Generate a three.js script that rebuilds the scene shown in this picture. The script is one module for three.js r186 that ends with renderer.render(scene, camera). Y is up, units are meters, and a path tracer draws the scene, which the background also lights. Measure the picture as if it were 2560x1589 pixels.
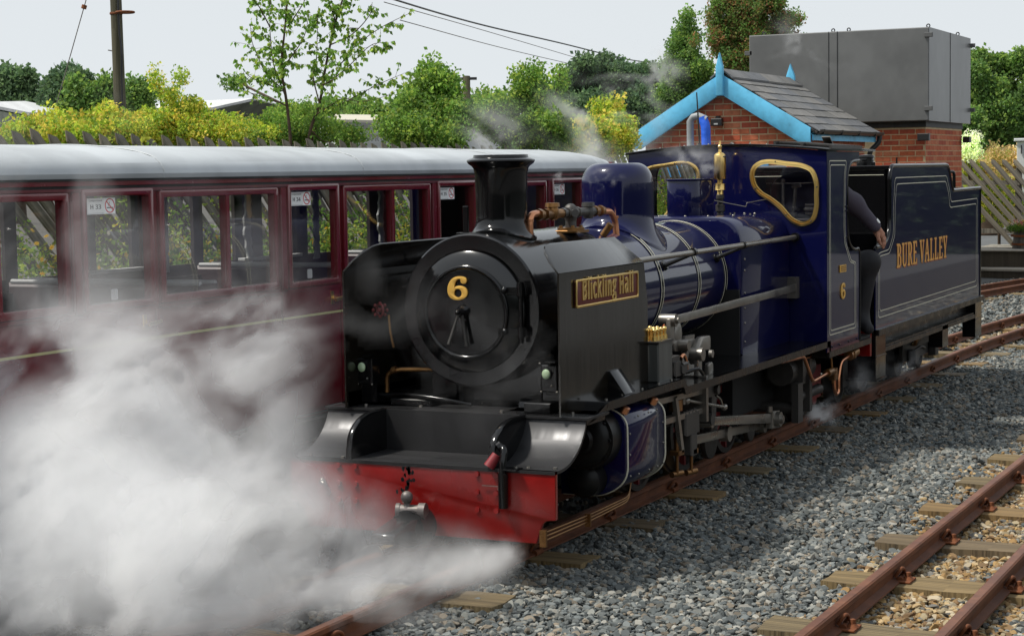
import * as THREE from 'three';
import { mergeGeometries, toCreasedNormals } from 'three/addons/utils/BufferGeometryUtils.js';
import { FontLoader } from 'three/addons/loaders/FontLoader.js';
import { TextGeometry } from 'three/addons/geometries/TextGeometry.js';
import { MarchingCubes } from 'three/addons/objects/MarchingCubes.js';

// ---------- camera, sky, sun, exposure ----------
// Axes: x runs across the tracks (towards the platform), y up from rail top, z = minus the distance back from the buffer beam.
const scene = new THREE.Scene();
const camera = new THREE.PerspectiveCamera(19.6, 1024 / 635, 0.1, 900);
camera.rotation.order = 'YXZ';
camera.rotation.set(-0.07873, 0.44957, -0.01635);
camera.position.set(3.51, 1.537, 6.388);
const renderer = new THREE.WebGLRenderer({ antialias: true });
renderer.toneMapping = THREE.LinearToneMapping;
renderer.toneMappingExposure = 1.0;
renderer.shadowMap.enabled = true;
const SUN = new THREE.Vector3(-0.5, 1, 0.27).normalize();
{
  const W = 512, H = 256, d = new Float32Array(W * H * 4);
  for (let r = 0; r < H; r++) for (let c = 0; c < W; c++) {
    const up = ((r + 0.5) / H - 0.5) * Math.PI, az = ((c + 0.5) / W - 0.5) * 2 * Math.PI;
    const x = Math.cos(az) * Math.cos(up), y = Math.sin(up), z = Math.sin(az) * Math.cos(up);
    const e = Math.max(0, y), t = Math.pow(e, 1.1), cs = x * SUN.x + y * SUN.y + z * SUN.z, ang = Math.acos(Math.min(1, cs));
    const glow = 0.55 * Math.exp(-Math.pow(ang / 0.42, 2)) + 0.12 * Math.exp(-Math.pow(ang / 0.9, 2));
        const hz = [0.77, 0.815, 0.845], zn = [0.46, 0.52, 0.60], w = [1, 0.97, 0.92];
    for (let k = 0; k < 3; k++) d[(r * W + c) * 4 + k] = hz[k] * (1 - t) + zn[k] * t + glow * w[k];
    d[(r * W + c) * 4 + 3] = 1;
  }
  const sky = new THREE.DataTexture(d, W, H, THREE.RGBAFormat, THREE.FloatType);
  sky.mapping = THREE.EquirectangularReflectionMapping; sky.magFilter = THREE.LinearFilter; sky.needsUpdate = true;
  scene.background = sky; scene.environment = sky;
}
const sun = new THREE.DirectionalLight(new THREE.Color(1, 0.955, 0.87), 4.3);
sun.position.copy(SUN).multiplyScalar(60); sun.target.position.set(0, 0, -4);
sun.castShadow = true; sun.shadow.radius = 9; sun.shadow.mapSize.set(4096, 4096);
Object.assign(sun.shadow.camera, { left: -25, right: 25, top: 25, bottom: -25, near: 1, far: 140 });
scene.add(sun, sun.target);

// ---------- helpers ----------
let seed = 7;
const rnd = () => { seed = (seed + 0x6d2b79f5) | 0; let t = Math.imul(seed ^ (seed >>> 15), 1 | seed); t = (t + Math.imul(t ^ (t >>> 7), 61 | t)) ^ t; return ((t ^ (t >>> 14)) >>> 0) / 4294967296; };
const rr = (a, b) => a + (b - a) * rnd();
const gauss = () => Math.sqrt(-2 * Math.log(1 - rnd())) * Math.cos(6.2831853 * rnd());
const V = (v, y, u) => new THREE.Vector3(v, y, -u);
const lerp = THREE.MathUtils.lerp, clamp = THREE.MathUtils.clamp;
// lattice value noise in three dimensions
const hash3 = (x, y, z) => { let h = Math.imul(x, 374761393) + Math.imul(y, 668265263) + Math.imul(z, 1274126177) | 0; h = Math.imul(h ^ (h >>> 13), 1274126177); return ((h ^ (h >>> 16)) >>> 0) / 4294967296; };
function noise3(x, y, z, px = 0) {
  const ix = Math.floor(x), iy = Math.floor(y), iz = Math.floor(z); let fx = x - ix, fy = y - iy, fz = z - iz;
  fx = fx * fx * (3 - 2 * fx); fy = fy * fy * (3 - 2 * fy); fz = fz * fz * (3 - 2 * fz);
  const m = px ? (i) => ((i % px) + px) % px : (i) => i, h = (a, b, c) => hash3(m(ix + a), m(iy + b), iz + c);
  return lerp(lerp(lerp(h(0, 0, 0), h(1, 0, 0), fx), lerp(h(0, 1, 0), h(1, 1, 0), fx), fy), lerp(lerp(h(0, 0, 1), h(1, 0, 1), fx), lerp(h(0, 1, 1), h(1, 1, 1), fx), fy), fz);
}
function fbm(x, y, z, oct = 4, px = 0) { let s = 0, a = 0.5, n = 0; for (let i = 0; i < oct; i++) { s += a * noise3(x, y, z + i * 17, px); n += a; a *= 0.5; x *= 2; y *= 2; z *= 2; px *= 2; } return s / n; }
// tileable textures; f(x, y) in 0..1 returns [r, g, b] in 0..1
function tex(size, f, srgb) {
  const d = new Uint8Array(size * size * 4);
  for (let y = 0; y < size; y++) for (let x = 0; x < size; x++) { const c = f((x + 0.5) / size, (y + 0.5) / size), o = (y * size + x) * 4; for (let k = 0; k < 3; k++) d[o + k] = clamp(Math.round((c.length ? c[k] : c) * 255), 0, 255); d[o + 3] = 255; }
  const t = new THREE.DataTexture(d, size, size); t.wrapS = t.wrapT = THREE.RepeatWrapping; t.magFilter = THREE.LinearFilter; t.minFilter = THREE.LinearMipmapLinearFilter;
  if (srgb) t.colorSpace = THREE.SRGBColorSpace; t.needsUpdate = true; return t;
}
const rep = (t, x, y = x) => { const c = t.clone(); c.repeat.set(x, y); c.needsUpdate = true; return c; };
const T = {
  cloud: tex(256, (x, y) => { const n = fbm(x * 6, y * 6, 3, 5, 6); return 0.55 + 0.75 * (n - 0.5) * 1.3 + 0.15; }, false),
  mottle: tex(256, (x, y) => { const n = fbm(x * 5, y * 5, 9, 5, 5), m = fbm(x * 22, y * 22, 31, 3, 22); return clamp(0.86 + 0.5 * (n - 0.5) + 0.25 * (m - 0.5), 0, 1); }, false),
  fine: tex(256, (x, y) => fbm(x * 40, y * 40, 5, 3, 40), false),
  streak: tex(256, (x, y) => { const n = fbm(x * 40, y * 3, 12, 4, 0) * 0.6 + fbm(x * 12, y * 2, 2, 3, 0) * 0.4; return clamp(0.75 + 0.9 * (n - 0.5), 0, 1); }, false),
  grain: tex(512, (x, y) => { const w = fbm(x * 6, y * 2, 2, 3, 0) * 0.8, n = fbm(x * 70 + w * 4, y * 2.5 + 3, 21, 4, 0), m = fbm(x * 8, y * 2, 5, 3, 0), k = Math.pow(Math.abs(Math.sin((x * 26 + w * 2.2) * 3.1416)), 0.5); return clamp(0.48 + 0.9 * (n - 0.5) + 0.22 * k + 0.5 * (m - 0.5), 0, 1); }, false),
  rust: tex(256, (x, y) => { const n = fbm(x * 9, y * 9, 3, 5, 9), m = fbm(x * 30, y * 30, 8, 3, 30); const a = clamp((n - 0.3) * 2.2, 0, 1); return [lerp(0.62, 1, a) * (0.75 + 0.4 * m), lerp(0.55, 0.9, a) * (0.7 + 0.4 * m), lerp(0.55, 0.8, a) * (0.65 + 0.4 * m)]; }, false),
};
const col = (r, g, b) => new THREE.Color().setRGB(r, g, b);
function mat(name, c, o = {}) {
  const { uvr, ...rest } = o;
  const m = new THREE.MeshPhysicalMaterial({ color: col(...c), roughness: 0.5, side: THREE.DoubleSide, ...rest });
  m.name = name; return m;
}
// geometry in metres; every builder returns a non-indexed geometry with position, normal, uv
function fin(g) {
  if (g.index) g = g.toNonIndexed();
  for (const k of Object.keys(g.attributes)) if (!['position', 'normal', 'uv'].includes(k)) g.deleteAttribute(k);
  if (!g.attributes.normal) g.computeVertexNormals();
  const p = g.attributes.position, n = g.attributes.normal, uv = new Float32Array(p.count * 2);
  for (let i = 0; i < p.count; i += 3) {
    let x = 0, y = 0, z = 0; for (let k = 0; k < 3; k++) { x += Math.abs(n.getX(i + k)); y += Math.abs(n.getY(i + k)); z += Math.abs(n.getZ(i + k)); }
    for (let k = 0; k < 3; k++) { const j = i + k, X = p.getX(j), Y = p.getY(j), Z = p.getZ(j); const [a, b] = x >= y && x >= z ? [Z, Y] : y >= z ? [Z, X] : [X, Y]; uv[j * 2] = a; uv[j * 2 + 1] = b; }
  }
  g.setAttribute('uv', new THREE.BufferAttribute(uv, 2)); g.groups = []; g.clearGroups(); return g;
}
const merge = (...gs) => { const a = gs.flat(9).filter(Boolean); return a.length === 1 ? a[0] : mergeGeometries(a); };
function box(v0, v1, y0, y1, u0, u1, r = 0) {
  const w = v1 - v0, h = y1 - y0, d = u1 - u0;
  if (r > 0) { // chamfered box
    r = Math.min(r, w * 0.45, h * 0.45, d * 0.45);
    const s = new THREE.Shape(), a = w / 2 - r, b = h / 2 - r; s.moveTo(-a, -b); s.lineTo(a, -b); s.lineTo(a, b); s.lineTo(-a, b); s.closePath();
    const g = new THREE.ExtrudeGeometry(s, { depth: d - 2 * r, bevelEnabled: true, bevelSize: r, bevelThickness: r, bevelSegments: 1 });
    g.translate((v0 + v1) / 2, (y0 + y1) / 2, -u1 + r); return fin(g);
  }
  const g = new THREE.BoxGeometry(w, h, d); g.translate((v0 + v1) / 2, (y0 + y1) / 2, -(u0 + u1) / 2); return fin(g);
}
const YV = new THREE.Vector3(0, 1, 0);
function orient(g, a, b) { const d = b.clone().sub(a), m = a.clone().add(b).multiplyScalar(0.5); g.applyQuaternion(new THREE.Quaternion().setFromUnitVectors(YV, d.normalize())); g.translate(m.x, m.y, m.z); return g; }
function cyl(a, b, r, r2 = r, seg = 20, open = false) { return fin(orient(new THREE.CylinderGeometry(r2, r, a.distanceTo(b), seg, 1, open), a, b)); }
function tube(pts, r, seg = 40, rs = 8, closed = false) { return fin(new THREE.TubeGeometry(new THREE.CatmullRomCurve3(pts, closed, 'centripetal'), seg, r, rs, closed)); }
function pipe(pts, r, bend = 0.03, rs = 8) { // straight runs with rounded bends
  const path = new THREE.CurvePath(); let last = pts[0];
  for (let i = 1; i < pts.length - 1; i++) {
    const p = pts[i], a = p.clone().sub(last), b = pts[i + 1].clone().sub(p), k = Math.min(bend, a.length() * 0.45, b.length() * 0.45), p0 = p.clone().sub(a.setLength(k)), p1 = p.clone().add(b.setLength(k));
    path.add(new THREE.LineCurve3(last, p0)); path.add(new THREE.QuadraticBezierCurve3(p0, p, p1)); last = p1;
  }
  path.add(new THREE.LineCurve3(last, pts[pts.length - 1]));
  return fin(new THREE.TubeGeometry(path, Math.max(12, pts.length * 10), r, rs, false));
}
function bar(a, b, w, h, up = YV) { // rectangular bar from a to b
  const d = b.clone().sub(a), L = d.length(); d.normalize(); const s = new THREE.Vector3().crossVectors(d, up).normalize(), t = new THREE.Vector3().crossVectors(s, d);
  const g = new THREE.BoxGeometry(w, h, L); g.applyMatrix4(new THREE.Matrix4().makeBasis(s, t, d.negate())); const m = a.clone().add(b).multiplyScalar(0.5); g.translate(m.x, m.y, m.z); return fin(g);
}
function lathe(pr, c, seg = 40, axis = 'y') { // profile [radius, along]
  const g = new THREE.LatheGeometry(pr.map((p) => new THREE.Vector2(p[0], p[1])), seg); g.computeVertexNormals();
  if (axis === 'u') g.rotateX(-Math.PI / 2); if (axis === 'v') g.rotateZ(-Math.PI / 2);
  g.translate(c.x, c.y, c.z); return fin(toCreasedNormals(g, 0.7));
}
function shape(pts, r = 0) { // polygon with rounded corners; a point may carry its own radius as third entry
  const s = new THREE.Shape(), n = pts.length;
  for (let i = 0; i < n; i++) {
    const p = pts[i], a = pts[(i + n - 1) % n], b = pts[(i + 1) % n], R = p[2] ?? r;
    if (!R) { i ? s.lineTo(p[0], p[1]) : s.moveTo(p[0], p[1]); continue; }
    const da = Math.hypot(a[0] - p[0], a[1] - p[1]), db = Math.hypot(b[0] - p[0], b[1] - p[1]), k = Math.min(R, da * 0.49, db * 0.49);
    const p0 = [p[0] + (a[0] - p[0]) / da * k, p[1] + (a[1] - p[1]) / da * k], p1 = [p[0] + (b[0] - p[0]) / db * k, p[1] + (b[1] - p[1]) / db * k];
    i ? s.lineTo(...p0) : s.moveTo(...p0); s.quadraticCurveTo(p[0], p[1], ...p1);
  }
  s.closePath(); return s;
}
const asShape = (s) => (Array.isArray(s) ? shape(s) : s);
function ext(s, d, bevel = 0, cs = 8) {
  const g = new THREE.ExtrudeGeometry(asShape(s), { depth: Math.max(1e-4, d - 2 * bevel), bevelEnabled: bevel > 0, bevelSize: bevel, bevelOffset: -bevel, bevelThickness: bevel, bevelSegments: 2, curveSegments: cs });
  g.translate(0, 0, bevel); return toCreasedNormals(g, 0.55);
}
const extS = (s, v0, v1, bevel = 0, cs = 8) => { const g = ext(s, v1 - v0, bevel, cs); g.rotateY(Math.PI / 2); g.translate(v0, 0, 0); return fin(g); };  // outline in (u, y)
const extF = (s, u0, u1, bevel = 0, cs = 8) => { const g = ext(s, u1 - u0, bevel, cs); g.translate(0, 0, -u1); return fin(g); };                        // outline in (v, y)
const extP = (s, y0, y1, bevel = 0, cs = 8) => { const g = ext(s, y1 - y0, bevel, cs); g.rotateX(-Math.PI / 2); g.translate(0, y0, 0); return fin(g); };  // outline in (v, u)
function strip(pts, w, closed = true) { // flat line of width w along 2-D points, as triangles in xy
  const n = pts.length, L = [], R = [];
  for (let i = 0; i < n; i++) {
    const a = closed ? pts[(i + n - 1) % n] : pts[Math.max(0, i - 1)], b = closed ? pts[(i + 1) % n] : pts[Math.min(n - 1, i + 1)];
    let x = b[0] - a[0], y = b[1] - a[1]; const l = Math.hypot(x, y) || 1; x /= l; y /= l; L.push([pts[i][0] - y * w / 2, pts[i][1] + x * w / 2]); R.push([pts[i][0] + y * w / 2, pts[i][1] - x * w / 2]);
  }
  const p = []; for (let i = 0; i < (closed ? n : n - 1); i++) { const j = (i + 1) % n; p.push(...L[i], 0, ...R[i], 0, ...R[j], 0, ...L[i], 0, ...R[j], 0, ...L[j], 0); }
  const g = new THREE.BufferGeometry(); g.setAttribute('position', new THREE.BufferAttribute(new Float32Array(p), 3)); g.computeVertexNormals(); return g;
}
const stripS = (pts, v, w, closed = true) => { const g = strip(pts, w, closed); g.rotateY(Math.PI / 2); g.translate(v, 0, 0); return fin(g); };
const stripF = (pts, u, w, closed = true) => { const g = strip(pts, w, closed); g.translate(0, 0, -u); return fin(g); };
const outline = (s, n = 6) => { const p = asShape(s).getPoints(n).map((q) => [q.x, q.y]); if (Math.hypot(p[0][0] - p[p.length - 1][0], p[0][1] - p[p.length - 1][1]) < 1e-6) p.pop(); return p; };
function hex(c, dir, r, h, sides = 6) { const d = dir.clone().normalize(); return fin(orient(new THREE.CylinderGeometry(r * 0.92, r, h, sides), c, c.clone().addScaledVector(d, h))); }
function ball(c, r, seg = 12) { const g = new THREE.SphereGeometry(r, seg, Math.ceil(seg * 0.7)); g.translate(c.x, c.y, c.z); return fin(g); }
const turnY = (g, a, c) => { g.translate(-c.x, 0, -c.z); g.rotateY(a); g.translate(c.x, 0, c.z); return g; };
const FONT = {};
for (const k of ['serif_bold', 'sans_bold', 'sans_regular']) FONT[k] = await new FontLoader().loadAsync('fonts/droid/droid_' + k + '.typeface.json');
function letters(text, font, h, depth, bevel = 0, sx = 1, track = 0) { // one geometry per letter, x along the line, from x = 0
  const f = FONT[font], size = h / 0.715, out = []; let x = 0;
  for (const ch of text) {
    const gl = f.data.glyphs[ch] ?? f.data.glyphs['?'];
    if (ch !== ' ') { const g = new TextGeometry(ch, { font: f, size, depth: depth, curveSegments: 5, bevelEnabled: bevel > 0, bevelSize: bevel, bevelThickness: bevel, bevelSegments: 1 }); g.translate(x, 0, 0); g.scale(sx, 1, 1); out.push(g); }
    x += gl.ha * size / f.data.resolution + track;
  }
  return { geos: out, width: (x - track) * sx };
}
function figure6(h, depth, sx = 1) { // bold figure six with a ball terminal, x centred, base at y = 0
  const k = h / 185, X = (x) => (x - 1052) * k * sx, Y = (y) => (635 - y) * k, s = new THREE.Shape(), B = (a, b, c, d, e, f) => s.bezierCurveTo(X(a), Y(b), X(c), Y(d), X(e), Y(f));
  s.moveTo(X(1052), Y(635)); B(1100, 635, 1140, 612, 1140, 575); B(1140, 542, 1105, 521, 1066, 523); B(1044, 524, 1032, 531, 1025, 541); B(1027, 502, 1044, 471, 1068, 470); B(1078, 470, 1081, 474, 1080, 482); B(1079, 499, 1094, 509, 1108, 508); B(1125, 507, 1135, 493, 1134, 480); B(1133, 461, 1110, 450, 1070, 450); B(1005, 450, 965, 500, 965, 560); B(965, 610, 1000, 635, 1052, 635);
  const o = new THREE.Path(); o.absellipse(X(1056), Y(581), 33 * k * sx, 33 * k, 0, 6.28319, true); s.holes.push(o); return ext(s, depth, 0.0012, 10);
}
// ---------- things and parts ----------
const used = new Set();
const numbered = (n) => { let k = n, i = 0; while (used.has(k)) k = n + '_' + String(++i).padStart(3, '0'); used.add(k); return k; };
function tag(o, label, category, group, kind) { if (label) o.userData.label = label; if (category) o.userData.category = category; if (group) o.userData.group = group; if (kind) o.userData.kind = kind; return o; }
function thing(name, label, category, at = [0, 0, 0], group, kind) { const o = new THREE.Group(); o.name = numbered(name); o.position.copy(V(...at)); scene.add(o); return tag(o, label, category, group, kind); }
const origin = (o) => { const p = new THREE.Vector3(); for (let q = o; q && q !== scene; q = q.parent) p.add(q.position); return p; };
function part(parent, name, geo, m, label) { // geometry given in world metres, moved into the parent's axes
  const g = merge(geo), p = parent === scene ? new THREE.Vector3() : origin(parent);
  if (p.lengthSq() > 0) g.translate(-p.x, -p.y, -p.z);
  const o = new THREE.Mesh(g, m); o.name = parent === scene ? numbered(name) : name; o.castShadow = o.receiveShadow = true; parent.add(o); if (label) o.userData.label = label; return o;
}
function each(parent, name, geos, m, label) { return geos.map((g) => part(parent, name, g, m, label)); }
function solo(name, geo, m, label, category, group, kind) { return tag(part(scene, name, geo, m), label, category, group, kind); }
function put(parent, name, geo, m, at, q, s) { // a shared piece placed by matrix
  const o = new THREE.Mesh(geo, m); o.name = name; o.position.copy(at).sub(origin(parent)); if (q) o.quaternion.copy(q); if (s) o.scale.copy(s); o.castShadow = o.receiveShadow = true; parent.add(o); return o;
}
function copies(parent, name, geo, m, mats, colors, kind = 'stuff') {
  const o = new THREE.InstancedMesh(geo, m, mats.length), p = parent === scene ? null : origin(parent); o.name = parent === scene ? numbered(name) : name;
  const q = new THREE.Matrix4(), sh = p && new THREE.Matrix4().makeTranslation(-p.x, -p.y, -p.z);
  for (let i = 0; i < mats.length; i++) { o.setMatrixAt(i, p ? q.multiplyMatrices(sh, mats[i]) : mats[i]); if (colors) o.setColorAt(i, colors[i]); }
  o.castShadow = o.receiveShadow = true; parent.add(o); if (kind) o.userData.kind = kind; return o;
}
// ---------- materials ----------
const M = {
  blue: mat('engine blue', [0.003, 0.004, 0.042], { roughness: 0.3, clearcoat: 0.85, clearcoatRoughness: 0.035, specularIntensity: 0.2 }),
  black: mat('gloss black', [0.0055, 0.0055, 0.006], { roughness: 0.22, specularIntensity: 0.85, roughnessMap: T.cloud }),
  satin: mat('satin black', [0.006, 0.006, 0.0065], { roughness: 0.22, ior: 1.6, roughnessMap: T.cloud }),
  sheet: mat('worn black sheet', [0.010, 0.0095, 0.009], { roughness: 0.4, roughnessMap: T.streak, specularIntensity: 0.8 }),
  dullblack: mat('dark interior', [0.008, 0.008, 0.008], { roughness: 0.75 }),
  red: mat('buffer beam red', [0.25, 0.008, 0.007], { roughness: 0.38, clearcoat: 0.35, clearcoatRoughness: 0.2, map: T.mottle, roughnessMap: T.cloud }),
  wheelred: mat('wheel red', [0.16, 0.012, 0.012], { roughness: 0.5, map: T.mottle }),
  steel: mat('oily steel', [0.30, 0.28, 0.25], { roughness: 0.5, metalness: 0.75, roughnessMap: T.cloud, map: T.mottle }),
  darksteel: mat('dark steel', [0.09, 0.085, 0.08], { roughness: 0.5, metalness: 0.6, map: T.mottle }),
  iron: mat('weathered iron', [0.20, 0.21, 0.22], { roughness: 0.5, metalness: 0.5, map: T.rust }),
  brass: mat('brass', [0.86, 0.60, 0.21], { roughness: 0.3, metalness: 1 }),
  bronze: mat('dull bronze', [0.34, 0.21, 0.09], { roughness: 0.42, metalness: 0.9, map: T.rust }),
  copper: mat('copper', [0.80, 0.36, 0.19], { roughness: 0.33, metalness: 1, map: T.mottle }),
  gold: mat('gold leaf', [0.80, 0.47, 0.10], { roughness: 0.4, metalness: 0.35 }),
  cream: mat('cream lining', [0.62, 0.60, 0.48], { roughness: 0.4 }),
  maroonplate: mat('nameplate maroon', [0.10, 0.010, 0.010], { roughness: 0.55, bumpMap: T.fine, bumpScale: 0.001 }),
  glass: mat('window glass', [1, 1, 1], { roughness: 0.02, transmission: 1, thickness: 0, ior: 1.5 }),
};
// ---------- the locomotive ----------
const loco = thing('steam_locomotive', 'blue and black narrow gauge steam engine with a red buffer beam beside the steam cloud', 'steam locomotive', [0, 0, 2.3]);
const LC = 0.962; // boiler centre height
{
  const arc = (cx, cy, rx, ry, a0, a1, n = 10) => Array.from({ length: n + 1 }, (_, i) => { const a = lerp(a0, a1, i / n); return [cx + rx * Math.cos(a), cy + ry * Math.sin(a)]; });
  const PI = Math.PI;
  // frames and front platform
  part(loco, 'frame', [box(-0.2, -0.17, 0.16, 0.5, 0.32, 4.7), box(0.17, 0.2, 0.16, 0.5, 0.32, 4.7), box(-0.2, -0.17, 0.16, 0.36, 0.03, 0.32), box(0.17, 0.2, 0.16, 0.36, 0.03, 0.32), box(-0.17, 0.17, 0.3, 0.48, 0.3, 0.34), box(-0.17, 0.17, 0.2, 0.44, 1.4, 1.44), box(-0.17, 0.17, 0.25, 0.5, 2.7, 2.75), box(-0.55, 0.55, 0.44, 0.49, 4.3, 4.74)], M.dullblack);
  const beam = part(loco, 'buffer_beam', extF([[-0.6, 0.385], [-0.6, 0.196], [-0.545, 0.19, 0.03], [-0.516, 0.1], [0.516, 0.1], [0.545, 0.19, 0.03], [0.6, 0.196], [0.6, 0.385]], 0, 0.025, 0.002), M.red);
  for (const v of [-0.37, -0.29, 0.264, 0.348]) for (const y of [0.359, 0.287, 0.218]) part(beam, 'bolt', hex(V(v, y, 0), V(0, 0, -1), 0.013, 0.009), M.red);
  { // chipped paint above the coupling
    const g = []; for (let i = 0; i < 34; i++) { const y = 0.255 + 0.12 * Math.pow(rnd(), 1.2), v = -0.02 - 0.16 * (0.385 - y) + gauss() * 0.012 - 0.02, s = rr(0.003, 0.009); const pts = Array.from({ length: 7 }, (_, k) => [v + s * rr(0.5, 1.2) * Math.cos(k * 0.9), y + s * rr(0.6, 1.9) * Math.sin(k * 0.9)]); g.push(extF(pts, -0.0012, -0.0002)); }
    part(beam, 'paint_chips', g, M.satin).userData.kind = 'stuff';
  }
  const sheetSide = (v0, v1) => { // concave plate that sweeps up from the beam to the step
    const q = arc(0.05, 0.60, 0.268, 0.215, -PI / 2, -0.21, 12), lo = [[-0.004, 0.385], ...q, [0.322, 0.556]], hi = lo.map(([u, y], i) => { const a = lo[Math.max(0, i - 1)], b = lo[Math.min(lo.length - 1, i + 1)], l = Math.hypot(b[0] - a[0], b[1] - a[1]); return [u + (b[1] - a[1]) / l * 0.012, y - (b[0] - a[0]) / l * 0.012]; }).reverse();
    return extS([...lo, ...hi], v0, v1);
  };
  M.deck = mat('rubbed deck plate', [0.045, 0.045, 0.047], { roughness: 0.62, metalness: 0.7, roughnessMap: T.streak, bumpMap: T.cloud, bumpScale: 0.001 });
  const deck = part(loco, 'front_platform', [sheetSide(-0.6, -0.325), sheetSide(0.325, 0.6), box(-0.325, 0.325, 0.372, 0.386, -0.004, 0.31), box(-0.325, 0.325, 0.386, 0.546, 0.298, 0.31), box(-0.612, 0.612, 0.546, 0.556, 0.298, 0.52)], M.deck);
  const cheekP = [[0.0, 0.386], [0.006, 0.43], ...arc(0.2, 0.44, 0.19, 0.118, PI, PI / 2, 8), [0.31, 0.558], [0.31, 0.386]];
  for (const v of [-0.337, 0.311]) part(deck, 'cheek_plate', extS(cheekP, v, v + 0.026, 0.003), M.black);
  each(deck, 'bolt', [[-0.52, 0.03], [0.575, 0.06], [0.42, 0.03], [0.47, 0.04], [-0.36, 0.02], [0.5, 0.4], [0.2, 0.36], [0.3, 0.42], [-0.2, 0.4], [-0.45, 0.37]].map(([v, u]) => hex(V(v, u > 0.3 ? 0.556 : 0.386, u), V(0, 1, 0), 0.009, 0.008)), M.steel);
  { const g = []; for (let i = 0; i < 170; i++) { const s = rr(0.0012, 0.0035), b = ball(V(rr(-0.3, 0.32), 0.3865, 0.002 + Math.pow(rnd(), 2.6) * 0.12), s, 6); g.push(b); } part(deck, 'water_drops', g, M.glass).userData.kind = 'stuff'; }
  // running boards
  const rbP = [[0.52, 0.556], [0.53, 0.592, 0.02], [1.445, 0.592, 0.02], [1.468, 0.552, 0.02], [3.83, 0.552], [3.83, 0.49], [4.73, 0.49], [4.73, 0.455], [3.80, 0.455], [3.80, 0.516], [1.45, 0.516, 0.02], [1.43, 0.557, 0.02], [0.5, 0.557], [0.5, 0.525], [0.31, 0.525], [0.31, 0.556]];
  const topOf = [[0.31, 0.556], [0.52, 0.556], [0.535, 0.592, 0.015], [1.445, 0.592, 0.015], [1.47, 0.552, 0.02], [3.80, 0.552], [3.80, 0.542], [1.46, 0.542, 0.02], [1.435, 0.582, 0.015], [0.54, 0.582, 0.015], [0.525, 0.546], [0.31, 0.546]];
  for (const s of [-1, 1]) {
    const a = s > 0 ? [0.2, 0.6] : [-0.6, -0.2], e = s > 0 ? [0.588, 0.602] : [-0.602, -0.588];
    const rb = part(loco, 'running_board', [extS(topOf, ...a)], M.black);
    part(rb, 'valance', [extS(rbP, ...e)], M.sheet);
    each(rb, 'bolt', [0.6, 0.78, 1.0, 1.2, 1.36].map((u) => hex(V(s * 0.565, 0.592, u), V(0, 1, 0), 0.007, 0.006)), M.steel);
  }
  // smokebox
  const sb = part(loco, 'smokebox', [cyl(V(0, LC, 0.5), V(0, LC, 1.42), 0.319, 0.319, 72), box(-0.26, 0.26, 0.556, 0.75, 0.62, 1.34)], M.satin);
  const ring = [[0.319, 0.0], [0.324, 0.004], [0.324, 0.028], [0.26, 0.03], [0.26, 0]]; // front ring stands a little proud
  part(sb, 'front_ring', lathe([[0.20, -0.002], [0.262, -0.002], [0.262, -0.012], [0.316, -0.012], [0.324, -0.004], [0.324, 0.03]], V(0, LC, 0.5), 72, 'u'), M.satin);
  const doorP = [[0.0, -0.062], [0.06, -0.0615], [0.12, -0.058], [0.17, -0.05], [0.178, -0.05], [0.21, -0.040], [0.24, -0.028], [0.256, -0.0165], [0.258, -0.004], [0.25, 0]];
  const door = part(loco, 'smokebox_door', lathe(doorP, V(0, 0.957, 0.49), 72, 'u'), M.satin);
  { const g = new THREE.TorusGeometry(0.19, 0.0105, 14, 72); g.translate(0, 0.957, -(0.49 - 0.046)); part(door, 'dog_ring', fin(g), M.black); }
  { // gold figure 6, bold slab form
    const g = figure6(0.1, 0.008); g.translate(-0.028, 1.010, -(0.49 - 0.0605)); part(door, 'number_plate', fin(g), M.gold, 'gold figure 6');
  }
  part(door, 'dart', [lathe([[0.0, -0.05], [0.014, -0.05], [0.017, -0.02], [0.024, -0.012], [0.034, 0.002], [0.036, 0.008]], V(-0.005, 0.962, 0.43), 24, 'u'), ball(V(-0.005, 0.962, 0.375), 0.011)], M.black);
  each(door, 'handle', [cyl(V(-0.006, 0.955, 0.385), V(-0.04, 0.83, 0.36), 0.0055, 0.008, 10), cyl(V(0.0, 0.955, 0.405), V(0.02, 0.82, 0.405), 0.006, 0.009, 10)], M.darksteel);
  part(door, 'hinge', [cyl(V(0.25, 0.832, 0.455), V(0.25, 1.085, 0.455), 0.0095, 0.0095, 14), cyl(V(0.25, 1.07, 0.455), V(0.25, 1.088, 0.455), 0.014, 0.014, 14), ...[1.05, 0.878].flatMap((y) => [bar(V(0.15, y, 0.442), V(0.24, y, 0.452), 0.012, 0.03), cyl(V(0.25, y - 0.022, 0.455), V(0.25, y + 0.022, 0.455), 0.016, 0.016, 14), ball(V(0.185, y + 0.004, 0.434), 0.014), box(0.235, 0.275, y - 0.018, y + 0.018, 0.46, 0.495, 0.004)])], M.black);
  part(sb, 'lamp_bracket', [box(-0.045, -0.02, 1.28, 1.40, 0.515, 0.527, 0.002), box(-0.07, 0.02, 1.277, 1.289, 0.5, 0.56, 0.002), box(-0.005, 0.05, 1.277, 1.284, 0.51, 0.55)], M.black);
  part(sb, 'rear_band', lathe([[0.318, 0], [0.324, 0.003], [0.324, 0.02], [0.318, 0.024]], V(0, LC, 1.4), 72, 'u'), M.satin);
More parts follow.
